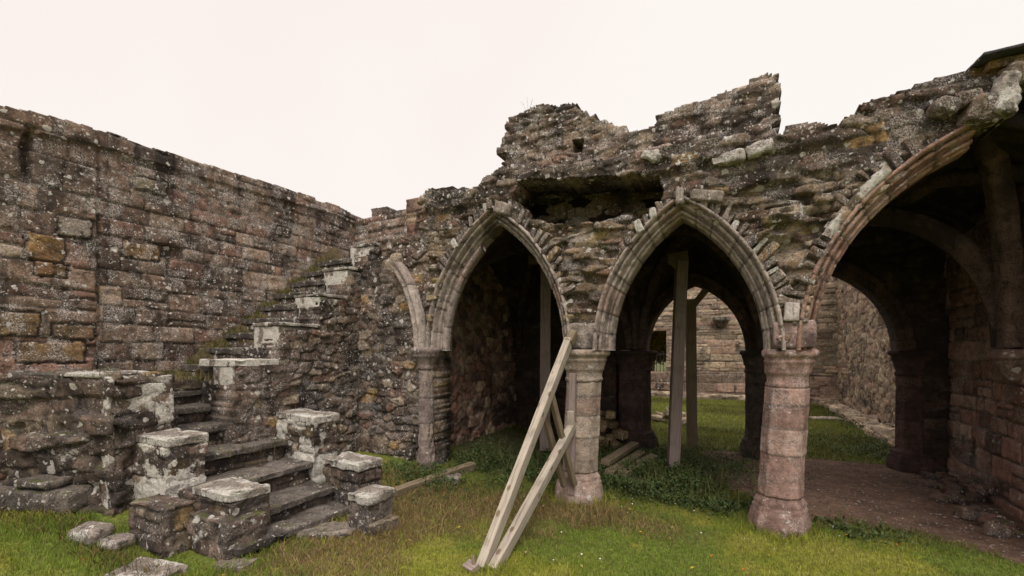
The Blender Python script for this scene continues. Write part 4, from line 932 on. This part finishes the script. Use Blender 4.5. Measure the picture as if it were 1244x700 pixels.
# leafy weeds: many small folded leaves
def leaves(pos, nrm_up, size, col, seed):
    r = np.random.default_rng(seed); n = len(pos); a = r.uniform(0, 2*PI, n); el = r.uniform(-.5, .9, n)
    d = np.stack([np.cos(a)*np.cos(el), np.sin(a)*np.cos(el), np.sin(el)], 1); s = np.stack([-np.sin(a), np.cos(a), r.uniform(-.4, .4, n)], 1)
    up = np.cross(s, d); S = (size*np.ones(n))[:, None]
    v = np.stack([pos, pos+d*S*.5+s*S*.28+up*S*.08, pos+d*S-up*S*.12, pos+d*S*.5-s*S*.28+up*S*.08], 1)
    i = np.arange(n)*4
    return v.reshape(-1, 3), np.concatenate([np.stack([i, i+1, i+2], 1), np.stack([i, i+2, i+3], 1)]), np.repeat(col, 4, 0)
def weed_patch(cx, cy, sx, sy, n, hmax, seed, box=None):
    r = np.random.default_rng(seed); x = cx+r.normal(0, sx, n); y = cy+r.normal(0, sy, n)
    m = fbm(x*3, y*3, None, seed, 3); ok = m > -.25; x, y, m = x[ok], y[ok], m[ok]
    z = gz(x, y)+hmax*(.35+.9*np.clip(m+.2, 0, 1))*r.random(len(x))**.8
    return np.stack([x, y, z], 1)
P = np.concatenate([weed_patch(-1.15, .55, .55, .45, 7000, .22, 1), weed_patch(.75, .80, .36, .30, 6800, .22, 2), weed_patch(.9, 2.0, .6, .5, 6500, .2, 3), weed_patch(1.35, .45, .3, .2, 2500, .14, 4), weed_patch(-.6, 1.2, .5, .5, 4000, .18, 5), weed_patch(-1.9, -.55, .3, .25, 1500, .12, 6), weed_patch(2.55, .15, .25, .12, 1100, .09, 7), weed_patch(3.7, 4.6, .35, .6, 1800, .2, 8), weed_patch(4.2, 7.0, .25, 1.2, 1600, .2, 9)])
P = P[(np.hypot(P[:, 0], P[:, 1]) > .3) & (np.hypot(P[:, 0]-2.02, P[:, 1]) > .33)]
n = len(P); pal = np.array([(.050, .078, .022), (.036, .060, .018), (.075, .105, .030), (.062, .075, .024)])
v1, f1, c1_ = leaves(P, None, .022+.035*rg.random(n), pal[rg.integers(0, 4, n)]*rg.uniform(.7, 1.3, n)[:, None], 11)
n = 1500; q = P[rg.integers(0, len(P), n)]; q[:, 2] = gz(q[:, 0], q[:, 1])
v2, f2, c2_ = blades(n, q, .10+.26*rg.random(n)**1.5, .006, np.array([(.10, .12, .03), (.16, .14, .05), (.07, .09, .025)])[rg.integers(0, 3, n)], .5, 12)
f1 = np.concatenate([f1, f2+len(v1)]); v1 = np.concatenate([v1, v2]); c1_ = np.concatenate([c1_, c2_])
tag(mk('weeds', v1, f1, M_LEAF, None, c1_, False), kind='stuff')
# grass and dead stalks growing on the stairs and wall feet
P = []
for k in range(9):
    yk = -1.92+.245*k; P.append((-4.45, yk+.1, 1.66+.205*k, .10, .12, 300))
P += [(-4.35, -2.3, 1.42, .25, .3, 700), (-3.95, -2.1, 1.40, .2, .3, 350), (-3.75, -3.0, 1.5, .3, .08, 60), (-2.9, -2.0, .68, .2, .25, 60), (-2.0, -2.2, .12, .1, .3, 160), (-4.2, -3.45, .27, .5, .1, 900), (-3.1, -3.35, .2, .4, .08, 700), (-2.3, -3.25, .08, .35, .06, 500), (-1.95, -1.2, .1, .2, .2, 200)]
vs, fs, cs_, off = [], [], [], 0
for k, (cx, cy, cz, sx, sy, nn) in enumerate(P):
    r = np.random.default_rng(400+k); x = cx+r.normal(0, sx, nn); y = cy+r.normal(0, sy, nn)
    if k < 9: x = np.clip(x, -4.58, -3.9)
    z = np.full(nn, cz-.01) if cz > .5 else gz(x, y)
    if k < 9: z = np.maximum(1.50+.205*(y+1.92)/.245+.02-.8*(x+4.6)+.16*fbm(x*2.5, y*3, None, 131, 4)-.25*sst(-4.25, -4.08, x), 1.55+.205*np.floor((y+1.92)/.245))-.01
    pal = np.array([(.16, .12, .045), (.075, .09, .02), (.22, .155, .07), (.06, .08, .018)])
    v, f, c = blades(nn, np.stack([x, y, z], 1), .03+.10*r.random(nn)**1.5, .006, pal[r.integers(0, 4, nn)]*r.uniform(.7, 1.2, nn)[:, None], .9, 500+k)
    vs.append(v); fs.append(f+off); cs_.append(c); off += len(v)
tag(mk('stair_weeds', np.concatenate(vs), np.concatenate(fs), M_GRASS, None, np.concatenate(cs_), False), kind='stuff')
# thin dry plant on the broken wall top
t = empty('dry_plant', (-.86, .45, 4.97), 'thin dry weed growing on the broken wall top', 'plant')
for k, (dx, dz) in enumerate(((-.10, .16), (-.02, .20), (.06, .15))):
    bar('stem', (-.86, .45, 4.93), (-.86+dx, .45, 4.97+dz), .0022, .0022, M_PLAIN, t, col=(.22, .19, .13), res=.1, amp=0, rad=.001)
r = np.random.default_rng(9); ii = r.integers(0, 3, 40); tq = r.uniform(.35, 1, 40); pp = np.stack([-.86+np.array((-.10, -.02, .06))[ii]*tq, .45+0*tq, 4.93+(.04+np.array((.16, .20, .15))[ii])*tq], 1)
v, f, c = leaves(pp-np.array((-.86, .45, 4.97)), None, .012, np.tile((.24, .21, .14), (40, 1)), 3)
mk('seed_head', v, f, M_LEAF, t, c, False, (-.86, .45, 4.97))['kind'] = 'stuff'
# bush seen through the far opening
t = empty('bush', (-1.6, 15.2, 0), 'yellowing bush beyond the opening in the far wall', 'bush')
r = np.random.default_rng(12); n = 16000; th = r.uniform(0, 2*PI, n); rr = r.random(n)**.4*1.9; ph = r.uniform(-1, 1, n)
pp = np.stack([rr*np.cos(th)*np.sqrt(1-ph*ph), rr*np.sin(th)*np.sqrt(1-ph*ph), 2.6+rr*ph*.75+.25*fbm(np.cos(th)*2, np.sin(th)*2, ph*2, 4, 2)], 1)
v, f, c = leaves(pp, None, .17, np.array([(.20, .15, .02), (.13, .13, .025), (.25, .17, .03)])[r.integers(0, 3, n)], 13)
mk('crown', v, f, M_LEAF, t, c, False, (-1.6, 15.2, 0)); bar('trunk', (-1.6, 15.2, -.05), (-1.55, 15.2, 2.4), .14, .14, M_DARKW, t, seed=4)
n = 5200; x = rg.uniform(1.2, 4.1, n); y = rg.uniform(-.6, 3.4, n); ok = path_mask(x, y) > -.12; x, y = x[ok], y[ok]; n = len(x)
S = (.004+.016*rg.random(n)**5)[:, None]; ct = np.stack([x, y, gz(x, y)+.02*np.clip(path_mask(x, y), -.2, .25)+.006+S[:, 0]*.3], 1)
oc_ = np.array([(1, 0, 0), (0, 1, 0), (-1, 0, 0), (0, -1, 0), (0, 0, .7), (0, 0, -.7)]); vv = ct[:, None]+oc_[None]*S[:, None]*rg.uniform(.6, 1.3, (n, 6, 1))
i0 = (np.arange(n)*6)[:, None, None]; tri = np.array([(0, 1, 4), (1, 2, 4), (2, 3, 4), (3, 0, 4), (1, 0, 5), (2, 1, 5), (3, 2, 5), (0, 3, 5)])
cg = np.array([(.17, .125, .105), (.11, .075, .06), (.22, .18, .15)])[rg.integers(0, 3, n)]
tag(mk('grit', vv.reshape(-1, 3), (tri[None]+i0).reshape(-1, 3), M_PLAIN, None, np.repeat(cg, 6, 0), False), kind='stuff')
# fallen leaves
lm = []
for k in range(3):
    v, f, c = leaves(np.array([[0, 0, 0.]]), None, .055, np.array([[(.42, .30, .04), (.40, .14, .03), (.36, .27, .12)][k]]), 20+k)
    v = np.array([(0, 0, .006), (.028, .014, .014), (.056, 0, .006), (.028, -.014, .016)]); lm.append((v, f, c))
spots = [(765, 620, 0), (782, 646, 0), (892, 600, 1), (864, 676, 1), (960, 652, 1), (930, 672, 0), (556, 640, 0), (662, 612, 2), (500, 655, 0), (1010, 668, 2), (1090, 660, 1), (838, 690, 0), (708, 688, 2), (820, 640, 2), (1035, 650, 0), (100, 690, 1), (275, 694, 0), (742, 668, 0), (640, 668, 2), (905, 690, 1)]
NM = ['yellow', 'orange', 'tan']; base = {}
for k, (u, w, ty) in enumerate(spots):
    Yc = 535*1.66/(w-428); Xc = (u-622)/535*Yc; px = CAM[0]+.8925*Xc-.4511*Yc; py = CAM[1]+.4511*Xc+.8925*Yc
    if ty not in base:
        v, f, c = lm[ty]; o = mk('fallen_leaf', v, f, M_LEAF, None, c, False); base[ty] = o
    else:
        o = base[ty].copy(); COL.objects.link(o)
    o.location = (px, py, float(gz(px, py))+.022); o.rotation_euler = (rg.uniform(-.3, .3), rg.uniform(-.3, .3), rg.uniform(0, 6)); s = rg.uniform(.7, 1.15); o.scale = (s, s, s)
    tag(o, 'small %s fallen leaf lying on the lawn' % NM[ty], 'leaf', '%s leaves fallen on the lawn' % NM[ty])
# daisies
v0 = [(0, 0, .004)]; f0 = []
for k in range(8):
    a = k*PI/4; v0 += [(.009*math.cos(a-.3), .009*math.sin(a-.3), .003), (.011*math.cos(a+.3), .011*math.sin(a+.3), .003)]
f0 = [(0, 1+2*k, 2+2*k) for k in range(8)]
v0 += [(-.001, 0, .002), (.001, 0, .002), (0, 0, -.03)]; f0.append((17, 18, 19))
first = None
for k in range(34):
    if k < 16: u, w = rg.normal(790, 40), rg.normal(606, 8)
    elif k < 28: u, w = rg.normal(975, 50), rg.normal(648, 8)
    else: u, w = rg.uniform(560, 1000), rg.uniform(630, 690)
    Yc = 535*1.66/(w-428); Xc = (u-622)/535*Yc; px = CAM[0]+.8925*Xc-.4511*Yc; py = CAM[1]+.4511*Xc+.8925*Yc
    if first is None: o = first = mk('daisy', v0, f0, M_PLAIN, None, np.array((.75, .74, .70, 0)), False)
    else: o = first.copy(); COL.objects.link(o)
    o.location = (px, py, float(gz(px, py))+.032); o.rotation_euler = (rg.uniform(-.4, .4), rg.uniform(-.4, .4), rg.uniform(0, 6)); o.scale = (.75, .75, .75)
    tag(o, 'tiny white daisy open in the short grass', 'daisy', 'daisies in the lawn')

# ================================================================ LIGHT, SKY, CAMERA
EL, AZ = math.radians(52), math.radians(-35)     # sun behind the camera to the right, high, behind cloud
w = bpy.data.worlds.new('World'); sc.world = w; w.use_nodes = True; nt = w.node_tree; nt.nodes.clear()
out = nt.nodes.new('ShaderNodeOutputWorld'); bg = nt.nodes.new('ShaderNodeBackground')
sky = nt.nodes.new('ShaderNodeTexSky'); sky.sky_type = 'NISHITA'; sky.sun_disc = False
sky.sun_elevation = EL; sky.sun_rotation = math.radians(150); sky.air_density = 1.0; sky.dust_density = 3.0
g = NB(nt)
tc = nt.nodes.new('ShaderNodeTexCoord')
cl = g.noise(tc.outputs['Generated'], 1.4, 3, .5)
over = g.mix(g.ramp(cl, .3, .7), (7.25, 6.55, 6.15), (7.4, 6.95, 6.55))
sxyz = nt.nodes.new('ShaderNodeSeparateXYZ'); g.link(tc.outputs['Generated'], sxyz.inputs[0])
over = g.mix(1.0, over, g.ramp(sxyz.outputs[2], .62, 1.0, 1.0, 3.2), 'MULTIPLY')      # overcast: the cloud is thinnest and brightest overhead
c = g.mix(.93, sky.outputs[0], over)
g.link(c, bg.inputs[0]); bg.inputs[1].default_value = .1
g.link(bg.outputs[0], out.inputs[0])
sun = bpy.data.lights.new('sun', 'SUN'); sun.energy = 1.5; sun.angle = math.radians(25); sun.color = (1, .94, .86)
so = bpy.data.objects.new('sun', sun); COL.objects.link(so)
az = math.radians(150); d = Vector((math.sin(az)*math.cos(EL), math.cos(az)*math.cos(EL), math.sin(EL)))
so.rotation_euler = d.to_track_quat('Z', 'Y').to_euler()
cam = bpy.data.cameras.new('camera'); co = bpy.data.objects.new('camera', cam); COL.objects.link(co)
co.location = CAM; co.rotation_euler = (PI/2, 0, YAW)
cam.sensor_width = 36; cam.lens = 535/1244*36; cam.shift_y = 78/1244; cam.clip_start = .05; cam.clip_end = 2000
sc.camera = co
sc.view_settings.view_transform = 'Standard'; sc.view_settings.look = 'None'; sc.view_settings.exposure = .5; sc.view_settings.gamma = 1; sc.view_settings.use_curve_mapping = False
